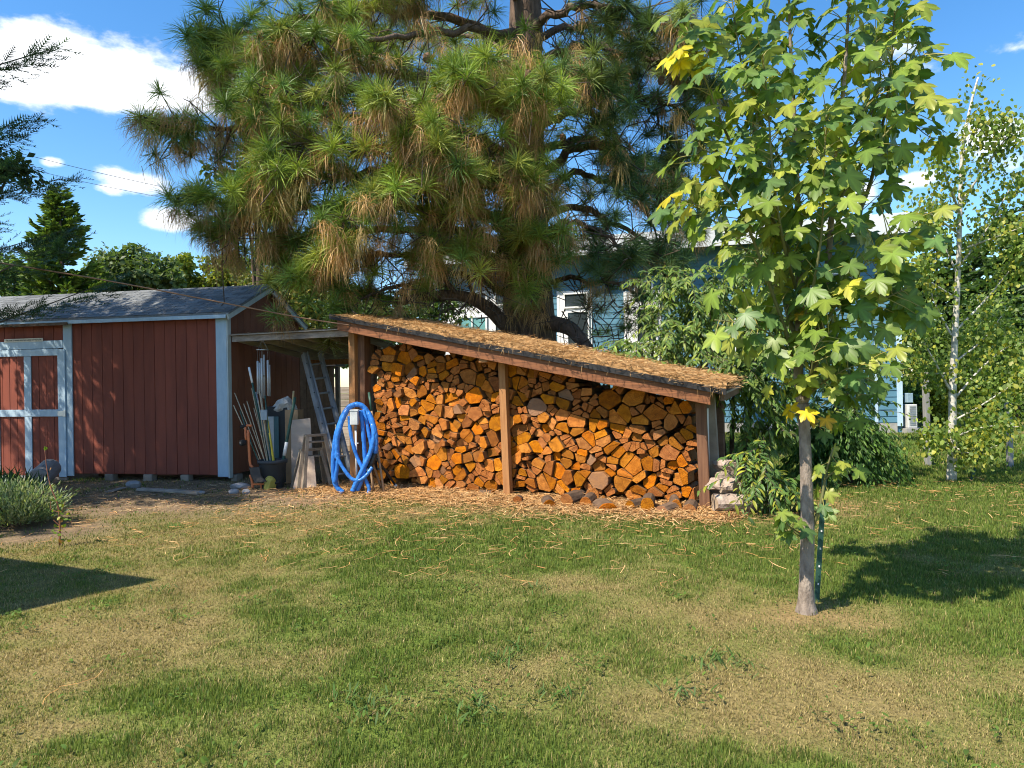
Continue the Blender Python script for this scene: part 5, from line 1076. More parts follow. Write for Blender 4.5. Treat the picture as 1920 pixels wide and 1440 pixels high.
def blob_leaves(tpl, blobs, size, cols, g, out_bias=.5, droop=.3, dens=1.0, weights=None):
    parts = []
    for (c, rr, n) in blobs:
        n = int(n * dens); v = unit(n, g); rad = g.uniform(.35, 1.0, n) ** .5
        pos = np.array(c) + v * np.array(rr) * rad[:, None] * (1 + .22 * g.normal(size=(n, 1)))
        d = v * out_bias + unit(n, g) * .8; d[:, 2] -= droop
        nr = v * .5 + unit(n, g) * .7 + np.array([0, 0, .5])
        parts.append(bake(tpl[0], tpl[1], pos, frames(d, nr), size * g.uniform(.65, 1.25, n), pal(n, cols, .2, g, weights)))
    return parts
def branchy(mb, base, tips, r0, mid=.35, n=6):
    for t_ in tips:
        p, q = Vector(base), Vector(t_); m_ = p.lerp(q, .5) + Vector((rnd.uniform(-.2, .2), rnd.uniform(-.2, .2), .1)) * (q - p).length * mid; c = spline([p, m_, q], 5); k = len(c); mb.tube(c, [max(.006, r0 * (1 - .85 * i / (k - 1))) for i in range(k)], n)
def round_tree(name, label, base, blobs, size, cols, g, trunk_r=.15, tpl=L_SMALL, group=None, cat='tree', bark=None, droop=.25, twigs=8, weights=None, per_blob=3):
    t = thing(name, label, cat, base, group)
    c0 = np.mean([np.array(b_[0]) for b_ in blobs], 0); mb = MB(); topc = Vector(c0); mb.tube(spline([Vector(base), Vector(base).lerp(topc, .55) + Vector((.05, 0, 0)), topc], 5), list(np.linspace(trunk_r, trunk_r * .5, 11)), 9); mb.build('trunk', bark or M_BARK, t, smooth=True)
    mb = MB(); fork = Vector(base).lerp(topc, .5); branchy(mb, fork, [b_[0] for b_ in blobs], trunk_r * .5); mb.build('limbs', bark or M_BARK, t, smooth=True)
    fine = []
    for c, rr, n in blobs:                           # break every mass into smaller clumps so its outline is uneven
        for _ in range(per_blob * 3):
            v = unit(1, g)[0]; fine.append((np.array(c) + v * np.array(rr) * g.uniform(.35, .95), np.array(rr) * g.uniform(.28, .5), n / (per_blob * 3)))
    put('crown', blob_leaves(tpl, fine, size, cols, g, droop=droop, weights=weights), M_LEAF, t, kind='stuff'); return t
def conifer(name, label, base, H, Rr, n, cols, g, bottom=.08, size=.4, group=None, droop=.15, whorl=None, tipup=.0, trunk_r=.2, tpl=None):
    t = thing(name, label, 'tree', base, group); b_ = np.array(base); mb = MB(); mb.tube([Vector(base), Vector(base) + Z * H * .98], [trunk_r, .02], 9); mb.build('trunk', M_BARK, t, smooth=True)
    nb = whorl or int(H * 9); parts = []; br = MB()
    for k in range(nb):
        h = bottom + (1 - bottom) * (k + g.random()) / nb; L_ = Rr * (1 - h) ** .85 * g.uniform(.65, 1.12) + .12; az = g.uniform(0, 2 * np.pi); dd = np.array([np.cos(az), np.sin(az), 0])
        m_ = max(6, int(n / nb * (L_ / Rr) * 1.9)); u = g.random(m_) ** .7; sag = -droop * L_ * u ** 1.2 + tipup * L_ * u ** 3
        sw = g.normal(0, 1, m_) * .16 * L_ * (1.05 - u); pos = b_ + np.array([0, 0, h * H]) + dd * (u * L_)[:, None] + np.array([-dd[1], dd[0], 0]) * sw[:, None]; pos[:, 2] += sag + g.normal(0, .05, m_) * size * 2
        d = dd * .8 + np.array([-dd[1], dd[0], 0]) * np.sign(sw)[:, None] * .7 + unit(m_, g) * .45; d[:, 2] += tipup - .1
        T_ = tpl or L_SPRIG; parts.append(bake(T_[0], T_[1], pos, frames(d, unit(m_, g) * .4 + np.array([0, 0, 1.0])), size * g.uniform(.6, 1.2, m_), pal(m_, cols, .22, g)))
        e = Vector(b_ + np.array([0, 0, h * H])); br.tube([e, e + Vector(dd) * L_ * .55 - Z * droop * L_ * .3, e + Vector(dd) * L_ * .95 + Z * (tipup - droop) * L_ * .9], [.018 + .01 * L_, .014, .006], 4, cap=False)
    br.build('branches', M_TWIG, t)['kind'] = 'stuff'; put('crown', parts, M_LEAF, t, kind='stuff'); return t
DG = [[.06, .115, .035], [.085, .145, .042], [.05, .095, .032]]; MG = [[.115, .185, .035], [.15, .22, .042], [.09, .15, .042]]; YG = [[.22, .25, .035], [.16, .22, .03], [.30, .29, .04], [.12, .17, .03]]
def at(px, d, z=0.0): return Vector((P(px, 720, d).x, d, z))
g = np.random.default_rng(202)
# left background, beyond the shed
H = P(118, 355, 27).z; conifer('spruce_tree', 'pointed dark green spruce rising behind the left end of the shed roof', at(118, 27), H, 2.9, 26000, [[.16, .24, .05], [.21, .29, .06], [.12, .19, .05]], g, size=.30, droop=.02, tipup=.45, whorl=260)
c = P(250, 510, 30); round_tree('oak_tree', 'rounded dark green oak behind the shed roof right of the spruce', at(250, 30), [(c, (1.7, 1.5, 1.3), 3800), (c + Vector((-1.1, 0, -.5)), (1.2, 1.2, .9), 2200), (c + Vector((1.0, 0, -.4)), (1.1, 1.2, .9), 2200), (c + Vector((0, 0, -1.6)), (2.2, 1.5, 1.4), 2600)], .24, [[.10, .15, .05], [.14, .19, .06], [.075, .12, .042]], g, .3)
for px, py, wd_, lb in ((345, 515, .9, 'pale yellow green tree top behind the shed roof, leftmost of three'), (398, 520, 1.1, 'pale yellow green tree top behind the shed roof, middle of three'), (430, 515, 1.2, 'pale yellow green tree top behind the shed roof, right of the utility pole')):
    c = P(px, py, 36); round_tree('poplar_tree', lb, at(px, 36), [(c, (wd_, wd_, 1.0), 1500), (c + Vector((.2, 0, -1.2)), (wd_ * 1.3, wd_, 1.4), 1800)], .24, YG, g, .15, group='pale trees beyond the shed')
c = P(520, 505, 24); round_tree('broadleaf_tree', 'yellowing green broadleaf tree between shed ridge and pine', at(520, 24), [(c, (1.7, 1.3, 1.3), 3200), (c + Vector((1.2, 0, -.6)), (1.5, 1.2, 1.2), 2600), (c + Vector((-.9, 0, -.9)), (1.3, 1.2, 1.0), 2000), (c + Vector((.6, 0, -2)), (2.2, 1.4, 1.4), 2600)], .17, [[.12, .16, .03], [.17, .19, .035], [.08, .12, .03], [.28, .22, .05]], g, .25)
c = P(440, 330, 17); round_tree('dark_leafed_tree', 'dark small leafed tree showing between the left pine boughs', at(480, 17), [(c, (.75, .6, .8), 900), (c + Vector((.5, 0, -.9)), (.8, .6, .8), 900), (c + Vector((.3, .2, 1.4)), (.6, .5, .7), 500), (c + Vector((1.2, .3, .2)), (.9, .7, 1.2), 900)], .15, [[.045, .075, .02], [.065, .10, .025]], g, .12)
c = P(28, 520, 31); round_tree('broadleaf_tree', 'dark broadleaf tree at the far left behind the shed roof', at(20, 31), [(c, (1.5, 1.2, 1.2), 1800), (c + Vector((-1.2, 0, -.5)), (1.4, 1.2, 1.3), 1600), (c + Vector((.6, 0, -1.6)), (1.8, 1.2, 1.2), 1600)], .22, DG + MG[:1], g, .25)
c = P(760, 570, 16.5); round_tree('shrub', 'green leafy shrub under the pine bough behind the wood store', at(760, 16.5), [(c, (1.2, .8, .7), 1800), (c + Vector((-1.0, 0, -.4)), (.9, .8, .7), 1300), (c + Vector((.9, -.4, -.5)), (.8, .6, .6), 900), (c + Vector((0, 0, -1)), (1.7, .8, .8), 1500)], .11, [[.07, .12, .03], [.10, .16, .035], [.05, .09, .025]], g, .07, cat='shrub')
for k in range(9):                                  # the tree line that closes the view beyond the shed and the house
    px = -120 + k * 115; c = P(px, 590, 52 + 4 * (k % 3)); round_tree('distant_tree', 'green distant tree in the line beyond the shed, place %s from the left' % ['first', 'second', 'third', 'fourth', 'fifth', 'sixth', 'seventh', 'eighth', 'ninth'][k], Vector((c.x, c.y, 0)), [(c, (3.2, 2.5, 2.6), 1300), (c + Vector((0, 0, -3)), (3.8, 2.5, 2.6), 1300)], .5, DG + MG, g, .3, group='tree line beyond the shed', per_blob=2)
# conifer and oak whose boughs reach in at the left edge and which shade the shed
conifer('fir_tree', 'tall dark fir at the left edge whose bough tips enter the picture', Vector((-9.15, 8.45, 0)), 17, 4.0, 17000, [[.05, .11, .06], [.07, .14, .07], [.04, .09, .05]], g, bottom=.15, size=.34, droop=.12, tipup=.3, whorl=150, tpl=L_FIR)
c = P(20, 325, 10.3); round_tree('oak_tree', 'dark small leafed oak spray beside the fir at the left edge', Vector((-9.8, 10.2, 0)), [(c, (.42, .4, .30), 420), (c + Vector((-.9, 0, .2)), (.7, .7, .6), 700), (c + Vector((-2.4, 0, .6)), (1.3, 1.4, 1.3), 1400)], .12, [[.04, .07, .025], [.06, .095, .03]], g, .16)
# ------------------------------------------------------------------ young maple in the lawn
g = np.random.default_rng(303)
MD = 4.52
mbase = G(1512, 1146); mbase.z = 0
maple = thing('maple_tree', 'young maple with grey trunk and big lobed leaves standing in the lawn', 'tree', mbase)
M_MBARK = mat('smooth_grey_bark', (.34, .28, .23), .85, (.13, .10, .08), 14, (1.5, 1.5, .7), .9, 60, dist=.01); M_MGREEN = mat('green_twig_bark', (.17, .17, .07), .6, (.11, .11, .04), 9)
mb = MB(); pts = [mbase - Z * .05, mbase + Z * .06, P(1512, 1090, MD), P(1514, 1000, MD), P(1512, 900, MD), P(1508, 800, MD), P(1505, 757, MD)]; mb.tube(spline(pts, 5), list(np.interp(np.linspace(0, 6, 31), [0, 1, 2, 3, 4, 5, 6], [.085, .054, .046, .043, .039, .035, .040])), 16); mb.build('trunk', M_MBARK, maple, smooth=True)
mb = MB(); mb.tube([P(1503, 774, MD), P(1503, 770, MD)], .047, 14); mb.build('tie', mat('grey_tree_tie', (.35, .33, .28), .8), maple, smooth=True)
def leaf_outline(seed):
    q = random.Random(seed); out = []
    lobes = [(-124, .62), (-58, .9), (0, 1.0), (58, .9), (124, .62)]
    pts = [(180, .10)]
    for i, (a, r_) in enumerate(lobes):
        w_ = 19; r_ *= q.uniform(.93, 1.07)
        pts += [(a - w_ * 1.3, r_ * .68), (a - w_ * .72, r_ * .86), (a - w_ * .6, r_ * .80), (a - 2, r_), (a + 2, r_), (a + w_ * .6, r_ * .80), (a + w_ * .72, r_ * .86), (a + w_ * 1.3, r_ * .68)]
        if i < 4: m_ = (a + lobes[i + 1][0]) / 2; pts.append((m_, .43 * q.uniform(.9, 1.1)))
    pts.sort(key=lambda t_: t_[0])
    return [(r_ * math.cos(R(a)), r_ * math.sin(R(a))) for a, r_ in pts]
def leaf_template(seed):
    ol = leaf_outline(seed); q = random.Random(seed + 9); v = [(.0, 0, 0)]; t_ = []
    droop = q.uniform(.1, .6); fold = q.uniform(.0, .35)
    for x, y in ol: v.append((x, y, -droop * (x * x + y * y * 1.1) + fold * abs(y) * .6 + .03 * math.sin(9 * y + seed)))
    n = len(ol)
    for k in range(n): t_.append((0, 1 + k, 1 + (k + 1) % n))
    v = np.array(v); v[:, :2] *= .62; v[:, 2] *= .62; v[:, 0] += .05; return v, np.array(t_)
def vein_w(v):
    a = np.degrees(np.arctan2(v[:, 1], v[:, 0] - .05)); dmin = np.min(np.abs(a[:, None] - np.array([-124, -58, 0, 58, 124])[None]), 1); w_ = np.where(dmin < 5, 1.3, .86); w_[0] = 1.45; return w_
LT = [leaf_template(k) for k in range(6)]
MCOL = [(.17, .25, .038), (.21, .275, .042), (.13, .21, .042), (.10, .18, .052), (.29, .32, .05)]
M_MLEAF = leafmat('maple_leaf', .42, .42, .4, (1.2, 1.3, .45), ovar=.2)
def leafmesh(k, c, nm='leaf'):
    v, t_ = LT[k]; cc = np.tile(c, (len(v), 1)) * vein_w(v)[:, None]; return mesh_tris(nm, v, t_, cc, M_MLEAF)
LM = [[leafmesh(k, np.array(c)) for c in MCOL] for k in range(6)]
LMY = [leafmesh(k, np.array(c)) for k, c in zip(range(4), [(.62, .45, .02), (.55, .46, .03), (.50, .30, .03), (.42, .40, .04)])]
leaders = [([(1503, 757, 0), (1497, 700, 0), (1499, 600, .02), (1500, 480, .05), (1494, 340, .05), (1488, 200, .05), (1482, 80, 0), (1478, -60, 0)], .034, 1),
           ([(1506, 757, 0), (1524, 700, -.02), (1545, 570, -.06), (1556, 450, -.1), (1566, 310, -.1), (1582, 160, -.12), (1590, 40, -.1), (1595, -50, -.1)], .030, 1),
           ([(1498, 650, 0), (1470, 560, .1), (1448, 440, .18), (1428, 320, .22), (1405, 200, .25), (1385, 90, .2), (1370, -20, .2)], .018, 1),
           ([(1550, 520, -.08), (1592, 440, .05), (1630, 350, .12), (1652, 250, .15), (1668, 150, .15), (1675, 60, .1), (1680, -30, .1)], .018, 1),
           ([(1497, 690, 0), (1452, 560, -.15), (1404, 430, -.28), (1350, 330, -.32), (1305, 260, -.3)], .014, 1), ([(1500, 520, .05), (1460, 430, -.1), (1400, 330, -.22), (1345, 210, -.3), (1310, 110, -.3), (1290, 60, -.3)], .014, 1),
           ([(1530, 660, -.04), (1580, 610, -.2), (1640, 570, -.3), (1700, 540, -.32)], .011, .9), ([(1500, 640, 0), (1540, 610, -.2), (1590, 540, -.35), (1640, 470, -.4), (1700, 420, -.42)], .011, 1),
           ([(1498, 690, 0), (1460, 640, -.15), (1410, 610, -.25), (1340, 600, -.3)], .009, .8), ([(1500, 620, .0), (1520, 560, -.3), (1540, 440, -.45), (1545, 320, -.5), (1550, 200, -.5)], .012, .9),
           ([(1499, 560, .0), (1470, 460, -.3), (1450, 330, -.45), (1440, 200, -.5), (1430, 100, -.5)], .012, .9), ([(1560, 400, -.1), (1620, 300, -.2), (1680, 230, -.2), (1720, 190, -.2)], .010, .8), ([(1570, 280, -.1), (1640, 180, -.1), (1700, 120, -.1), (1740, 100, -.1)], .010, .7),
           ([(1506, 752, 0), (1540, 720, -.2), (1590, 690, -.3), (1630, 680, -.3)], .008, 1), ([(1502, 745, 0), (1520, 700, -.25), (1530, 650, -.35), (1560, 620, -.4)], .008, .9), ([(1494, 340, .05), (1440, 260, .3), (1400, 160, .4), (1390, 60, .4)], .012, .9), ([(1566, 310, -.1), (1610, 260, .2), (1650, 160, .35), (1640, 50, .4)], .012, .9),
           ([(1499, 600, .02), (1440, 520, .3), (1380, 450, .4), (1320, 400, .4), (1290, 370, .35)], .011, .9), ([(1540, 600, 0), (1600, 560, .3), (1660, 500, .4), (1700, 440, .4)], .011, .9)]
lv = []; tw = MB()
for ctrl, r0, dn_ in leaders:
    c = spline([P(x, y, MD + dz) for x, y, dz in ctrl], 6); k = len(c); mb = MB(); mb.tube(c, [max(.004, r0 * (1 - .82 * i / (k - 1))) for i in range(k)], 9); mb.build('leader' if r0 > .02 else 'branch', M_MBARK if r0 > .02 else M_MGREEN, maple, smooth=True)
    ln = sum((c[i + 1] - c[i]).length for i in range(k - 1)); nn = int(ln / .050 * dn_)
    for j in range(nn):
        u = .16 + .84 * ((j + g.random() * .6) / nn) ** .88; f_ = min(u, .999) * (k - 1); i = int(f_); p = c[i].lerp(c[min(i + 1, k - 1)], f_ - i); td = (c[min(i + 1, k - 1)] - c[i]).normalized()
        a0 = g.uniform(0, 6.28); px_ = td.orthogonal().normalized(); py_ = td.cross(px_)
        for s in (0, math.pi):                                                        # opposite pairs
            if g.random() < .14: continue
            o_ = (px_ * math.cos(a0 + s) + py_ * math.sin(a0 + s)); pl_ = g.uniform(.05, .26); q = p + (o_ + td * .45 + Z * .15).normalized() * pl_
            tw.tube([p, p.lerp(q, .55) + Z * .008, q], [.0032, .0025, .002], 4, cap=False); lv.append((q, o_, pl_))
def add_leaf(q, o_, size, yellow, objs):
    d = Vector((o_.x, o_.y, o_.z * .4)); d = d * .9 + Vector((-.15, -.25, -.62 - g.uniform(0, .5))) + Vector(unit(1, g)[0]) * .25; d.normalize()
    nr = Vector((SUN_H.x * .7, SUN_H.y * .8, 1.0)) + o_ * .45 + Vector(unit(1, g)[0]) * .35
    Rm = frames(np.array([d]), np.array([nr]))[0]; objs.append((q, Rm, size, yellow, int(g.integers(0, 6)), int(g.integers(0, len(MCOL)))))
objs = []
for q, o_, pl_ in lv: add_leaf(q, o_, g.uniform(.125, .225) if q.z > .9 else g.uniform(.1, .15), -1, objs)
# yellowed leaves and low sprigs
def sprig(pts, r0, n, size, yel=-1):
    c = spline([P(*q) for q in pts], 5); k = len(c); mb = MB(); mb.tube(c, [r0 * (1 - .6 * i / (k - 1)) for i in range(k)], 6); mb.build('twig', M_MGREEN, maple, smooth=True)
    for j in range(n):
        f_ = (.3 + .7 * j / max(1, n - 1)) * (k - 1) * .999; i = int(f_); p = c[i].lerp(c[i + 1], f_ - i); o_ = Vector(unit(1, g)[0]); o_.y -= .2; q = p + o_ * .06; tw.tube([p, q], [.003, .002], 4, cap=False); add_leaf(q, o_, size * g.uniform(.8, 1.2), yel, objs)
sprig([(1500, 1000, MD), (1478, 985, MD - .1), (1455, 960, MD - .15)], .006, 6, .11); sprig([(1506, 1010, MD), (1492, 1000, MD - .12), (1480, 985, MD - .2)], .005, 3, .13)
sprig([(1525, 985, MD), (1540, 940, MD - .05), (1548, 890, MD - .05), (1562, 840, MD - .08)], .013, 9, .11); sprig([(1545, 900, MD - .05), (1570, 880, MD - .1), (1590, 870, MD - .1)], .006, 5, .12)
sprig([(1500, 780, MD), (1480, 770, MD - .1), (1490, 775, MD - .2)], .005, 3, .12, 0); sprig([(1505, 775, MD), (1530, 778, MD - .1)], .004, 2, .10, 2); sprig([(1497, 720, MD), (1470, 720, MD - .15), (1450, 715, MD - .25)], .005, 4, .10, 3); sprig([(1310, 90, MD - .3), (1285, 100, MD - .35), (1275, 120, MD - .35)], .004, 5, .20, 1)
sprig([(1320, 390, MD - .25), (1290, 378, MD - .3), (1270, 375, MD - .3)], .004, 2, .20, 1); sprig([(1495, 590, MD), (1490, 580, MD - .1)], .004, 2, .10, 2); sprig([(1548, 560, MD - .2), (1585, 545, MD - .4), (1600, 540, MD - .4)], .004, 2, .19, 3)
sprig([(1540, 720, MD), (1560, 690, MD - .1), (1580, 660, MD - .1)], .006, 7, .17); sprig([(1540, 760, MD - .05), (1580, 740, MD - .1), (1640, 740, MD)], .005, 8, .15); sprig([(1530, 800, MD), (1560, 790, MD + .1), (1600, 790, MD + .1)], .005, 7, .14)
sprig([(1690, 210, MD), (1740, 255, MD), (1775, 258, MD)], .004, 4, .16); sprig([(1640, 480, MD - .2), (1680, 540, MD - .2), (1700, 580, MD - .2)], .005, 6, .18)
objs.sort(key=lambda t_: (t_[3] < 0, -t_[2] / t_[0].y)); mo = mbase; restp = []
print('LEAVES', len(objs))
for i, (q, Rm, s_, y_, k, ci) in enumerate(objs):
    if i < 300:
        o = link_mesh('leaf', LMY[y_] if y_ >= 0 else LM[k][ci], maple); M4 = Matrix.Identity(4)
        for a in range(3):
            for b_ in range(3): M4[a][b_] = Rm[a][b_] * s_
        M4.translation = q - mo; o.matrix_local = M4
    else: restp.append(bake(LT[k][0], LT[k][1], np.array([q]), Rm[None], np.array([s_]), np.array([MCOL[ci]]), vein_w(LT[k][0])))
put('foliage', restp, M_MLEAF, maple, kind='stuff'); tw.build('petioles', mat('yellow_petiole', (.34, .30, .08), .6), maple)['kind'] = 'stuff'
# green steel T-post beside the maple
tp = thing('steel_post', 'dark green steel post with white studs behind the maple trunk', 'post', G(1530, 1129)); b0_ = G(1530, 1129); b0_.z = -.05; t0 = P(1547, 880, b0_.y)
mb = MB(); mb.beam(b0_, t0, .035, .006, up=Vector((0, 1, 0))); mb.beam(b0_ + Vector((0, .015, 0)), t0 + Vector((0, .015, 0)), .006, .03, up=Vector((0, 1, 0))); mb.build('shaft', M_GREENPOST, tp)
for k in range(14):
    p = b0_.lerp(t0, .12 + k * .063); mb = MB(); mb.cbox(p - Vector((0, .006, 0)), (.008, 0, 0), (0, .006, 0), (0, 0, .012)); mb.build('stud', M_WHITE if k % 2 else M_GREENPOST, tp)

# ------------------------------------------------------------------ aspen at right
g = np.random.default_rng(404)
ab = G(1783, 901); AD = ab.y; ab.z = 0; asp = thing('aspen_tree', 'slender white barked aspen with small round leaves at right', 'tree', ab)
M_ASP = mat('white_aspen_bark', (.60, .58, .52), .7, (.30, .28, .24), 7, (1, 1, 3), .4, 20)
rp = M_ASP.node_tree.nodes['Color Ramp'] if 'Color Ramp' in M_ASP.node_tree.nodes else None
c = spline([ab - Z * .05, P(1786, 840, AD), P(1786, 740, AD), P(1790, 640, AD), P(1796, 520, AD), P(1800, 400, AD), P(1805, 280, AD), P(1822, 190, AD), P(1834, 145, AD)], 5); k = len(c)
mb = MB(); mb.tube(c, [.066 * (1 - .9 * (i / (k - 1)) ** .8) + .006 for i in range(k)], 12); mb.build('trunk', M_ASP, asp, smooth=True)
lp = []; 
abr = [[(1786, 740), (1730, 640), (1690, 590)], [(1788, 750), (1840, 690), (1890, 650), (1925, 640)], [(1786, 790), (1840, 760), (1900, 720), (1930, 700)], [(1785, 820), (1850, 800), (1910, 800)], [(1784, 830), (1760, 820), (1740, 815)], [(1790, 640), (1750, 560), (1730, 470)], [(1792, 620), (1850, 560), (1900, 500), (1930, 480)],
       [(1797, 520), (1760, 430), (1745, 370)], [(1798, 500), (1850, 430), (1890, 360), (1910, 320)], [(1800, 400), (1770, 320), (1762, 270)], [(1802, 380), (1850, 310), (1885, 260), (1900, 230)], [(1805, 300), (1835, 240), (1870, 225)], [(1786, 700), (1740, 700), (1700, 690)], [(1788, 680), (1840, 640), (1880, 590)], [(1784, 835), (1820, 850), (1870, 835)], [(1794, 560), (1730, 520), (1700, 500)], [(1800, 440), (1740, 400), (1715, 420)], [(1796, 470), (1880, 440), (1930, 420)], [(1786, 770), (1840, 790), (1880, 770)]]
for b_ in abr:
    dz = g.uniform(-.9, .9); cc = spline([P(x, y, AD + dz * i / (len(b_) - 1)) for i, (x, y) in enumerate(b_)], 6); k = len(cc); mb = MB(); mb.tube(cc, [.018 * (1 - .8 * i / (k - 1)) for i in range(k)], 6); mb.build('branch', M_ASP, asp, smooth=True)
    n = int(60 + 26 * k); f_ = (.12 + .88 * g.random(n) ** .8) * (k - 1) * .999; i = f_.astype(int); A_ = np.array(cc); p = A_[i] + (A_[np.minimum(i + 1, k - 1)] - A_[i]) * (f_ - i)[:, None]; lp.append(p + g.normal(0, .13, (n, 3)) * [1, 1.2, 1.1])
tp_ = np.array(c[int(k * .2):]); tp_ = np.array([[v.x, v.y, v.z] for v in c]); sel = tp_[len(tp_) // 2:]; n = 260; i = g.integers(0, len(sel), n); lp.append(sel[i] + g.normal(0, .16, (n, 3)))
pos = np.concatenate(lp); n = len(pos); d = unit(n, g) * .7; d[:, 2] -= .8; AC = [[.17, .25, .05], [.21, .28, .055], [.13, .20, .045], [.33, .33, .05]]
put('crown', bake(L_OVAL[0], L_OVAL[1], pos, frames(d, unit(n, g) + np.array([-.4, -.5, .4])), g.uniform(.045, .085, n), pal(n, AC, .2, g)), M_LEAF, asp, kind='stuff')
def sqpost(name, label, px, py0, py1, w_, m, lean=0):
    b_ = G(px, py1); t0 = P(px + lean, py0, b_.y); b_.z = -.05; mb = MB(); mb.beam(b_, t0, w_, w_, up=Vector((0, 1, 0))); return tag(mb.build(name, m, bevel=.008), label, 'post', 'square posts in the right lawn')
M_SQ = mat('grey_treated_post', (.30, .30, .29), .8, (.20, .20, .20), 4, (6, 6, .5))
sqpost('square_post', 'tall grey square post between house corner and aspen', 1740, 712, 872, .085, M_SQ, -5); sqpost('square_post', 'grey square post at the right edge of the lawn', 1894, 755, 874, .08, M_SQ, -4)
b_ = G(1817, 902); t0 = P(1850, 825, b_.y); pole('guy_stake', 'dark green stake leaning towards the aspen', b_ - Z * .05, t0, .018, M_GREENPOST, cat='stake')
pole('short_stake', 'short dark stake standing behind the aspen trunk', G(1803, 860) , P(1803, 840, G(1803, 860).y), .015, M_BLACK, cat='stake')

# ------------------------------------------------------------------ big long-leafed shrub right of the wood store, saplings, weeping cedar
g = np.random.default_rng(505)
SC = [[.12, .20, .045], [.16, .25, .05], [.085, .155, .045], [.23, .29, .055]]
def long_shrub(name, label, base, stems, clumps, size, cols, g, cat='shrub', tpl=L_LONG, bark=M_TWIG):
    t = thing(name, label, cat, base); mb = MB()
    for st, r0 in stems:
        c = spline([P(*q) if len(q) == 3 else Vector(q) for q in st], 6); k = len(c); s_ = MB(); s_.tube(c, [r0 * (1 - .75 * i / (k - 1)) for i in range(k)], 8); s_.build('stem', bark, t, smooth=True)
    parts = []; tw = MB()
    for px, py, d, rx, rz_, n in clumps:
        c = np.array(P(px, py, d)); rx *= d / FPX; rz_ *= d / FPX
        for _ in range(max(3, int(n / 5.5))):                        # sprays of leaves along short arching shoots
            v = unit(1, g)[0] * g.uniform(.2, 1) ** .5; p = c + v * np.array([rx, min(rx, .9) * .9, rz_]); dd = unit(1, g)[0] * .6 + v * .7; dd[2] = dd[2] * .5 - .15; dd[1] -= .15; L_ = g.uniform(.2, .5); m_ = 11; u = np.linspace(.1, 1, m_)
            q = p + dd * (u * L_)[:, None]; q[:, 2] -= .35 * L_ * u ** 2; sd = np.cross(dd, [0, 0, 1.0]); sd /= np.linalg.norm(sd) + 1e-6; sg = np.where(np.arange(m_) % 2, 1, -1)[:, None]
            ld_ = dd / np.linalg.norm(dd) * .55 + sd * sg * .75 + unit(m_, g) * .35; ld_[:, 2] -= .55
            parts.append(bake(tpl[0], tpl[1], q, frames(ld_, unit(m_, g) * .5 + np.array([-.25, -.4, .9])), size * g.uniform(.6, 1.25, m_), pal(m_, cols, .2, g) * g.uniform(.75, 1.2)))
            tw.tube([Vector(p), Vector(q[5]), Vector(q[-1])], [.005, .004, .002], 3, cap=False)
    put('foliage', parts, M_LEAF, t, kind='stuff'); tw.build('shoots', M_TWIG, t)['kind'] = 'stuff'; return t
sb = at(1395, 9.9)
long_shrub('laurel_shrub', 'tall long leafed green shrub behind the right end of the wood store', sb,
  [([(1378, 905, 9.8), (1372, 830, 9.8), (1375, 740, 9.9), (1350, 640, 9.9)], .045), ([(1392, 905, 9.9), (1400, 830, 9.9), (1408, 730, 9.9), (1400, 600, 10)], .05), ([(1400, 905, 10), (1430, 840, 10), (1470, 760, 10), (1480, 650, 10.1)], .045), ([(1398, 900, 10), (1440, 820, 10.1), (1500, 800, 10.2)], .035), ([(1360, 890, 9.9), (1355, 800, 9.9), (1340, 700, 9.9)], .035)],
  [(1200, 660, 9.9, 60, 34, 420), (1150, 665, 10.2, 30, 18, 130), (1270, 640, 9.7, 70, 45, 520), (1340, 600, 9.7, 70, 60, 560), (1310, 540, 9.9, 55, 40, 330), (1240, 530, 10.3, 40, 35, 220), (1390, 540, 9.8, 70, 55, 480), (1420, 630, 9.6, 60, 60, 480), (1340, 690, 9.4, 60, 34, 380), (1400, 720, 9.4, 55, 40, 420), (1450, 690, 9.6, 50, 60, 380), (1440, 480, 10, 60, 40, 260), (1470, 560, 10, 55, 60, 360), (1420, 790, 9.5, 45, 35, 240), (1480, 770, 9.7, 40, 50, 220), (1250, 590, 10, 50, 30, 230), (1530, 640, 10.2, 60, 60, 330), (1590, 690, 10.4, 50, 60, 260), (1640, 640, 10.6, 40, 30, 110), (1560, 760, 10.2, 45, 50, 220), (1610, 780, 10.4, 40, 40, 140)], .125, SC, g)
st_b = G(1442, 960); dS_ = st_b.y
long_shrub('peach_sapling', 'low sapling with long drooping leaves beside the grey log pile', Vector((st_b.x, dS_, 0)), [([(1443, 958, dS_), (1440, 920, dS_), (1436, 870, dS_), (1432, 820, dS_)], .012), ([(1443, 955, dS_), (1430, 915, dS_), (1405, 885, dS_)], .008), ([(1443, 955, dS_), (1460, 915, dS_), (1480, 900, dS_)], .008)],
  [(1415, 890, dS_, 28, 18, 110), (1440, 905, dS_ - .1, 34, 24, 140), (1470, 910, dS_, 26, 18, 100), (1430, 850, dS_, 24, 26, 90), (1405, 860, dS_ + .1, 20, 16, 50), (1480, 935, dS_, 16, 12, 45)], .11, [[.10, .19, .045], [.14, .23, .05], [.08, .15, .04], [.3, .32, .04]], g, cat='sapling')
pole('sapling_stake', 'thin white stake with blue ribbon tied to the sapling', Vector((st_b.x, dS_ - .03, -.03)), P(1437, 888, dS_ - .05), .006, M_WHITE, cat='stake')
mb = MB(); cr_ = P(1437, 890, dS_ - .06); mb.tube([cr_ + Vector((.03 * math.cos(a), 0, .03 * math.sin(a) - .01)) for a in np.linspace(.4, 5.2, 14)], .007, 6); tag(mb.build('ribbon', mat('blue_ribbon', (.08, .18, .55), .5), smooth=True), 'blue ribbon loop on the sapling stake', 'ribbon')
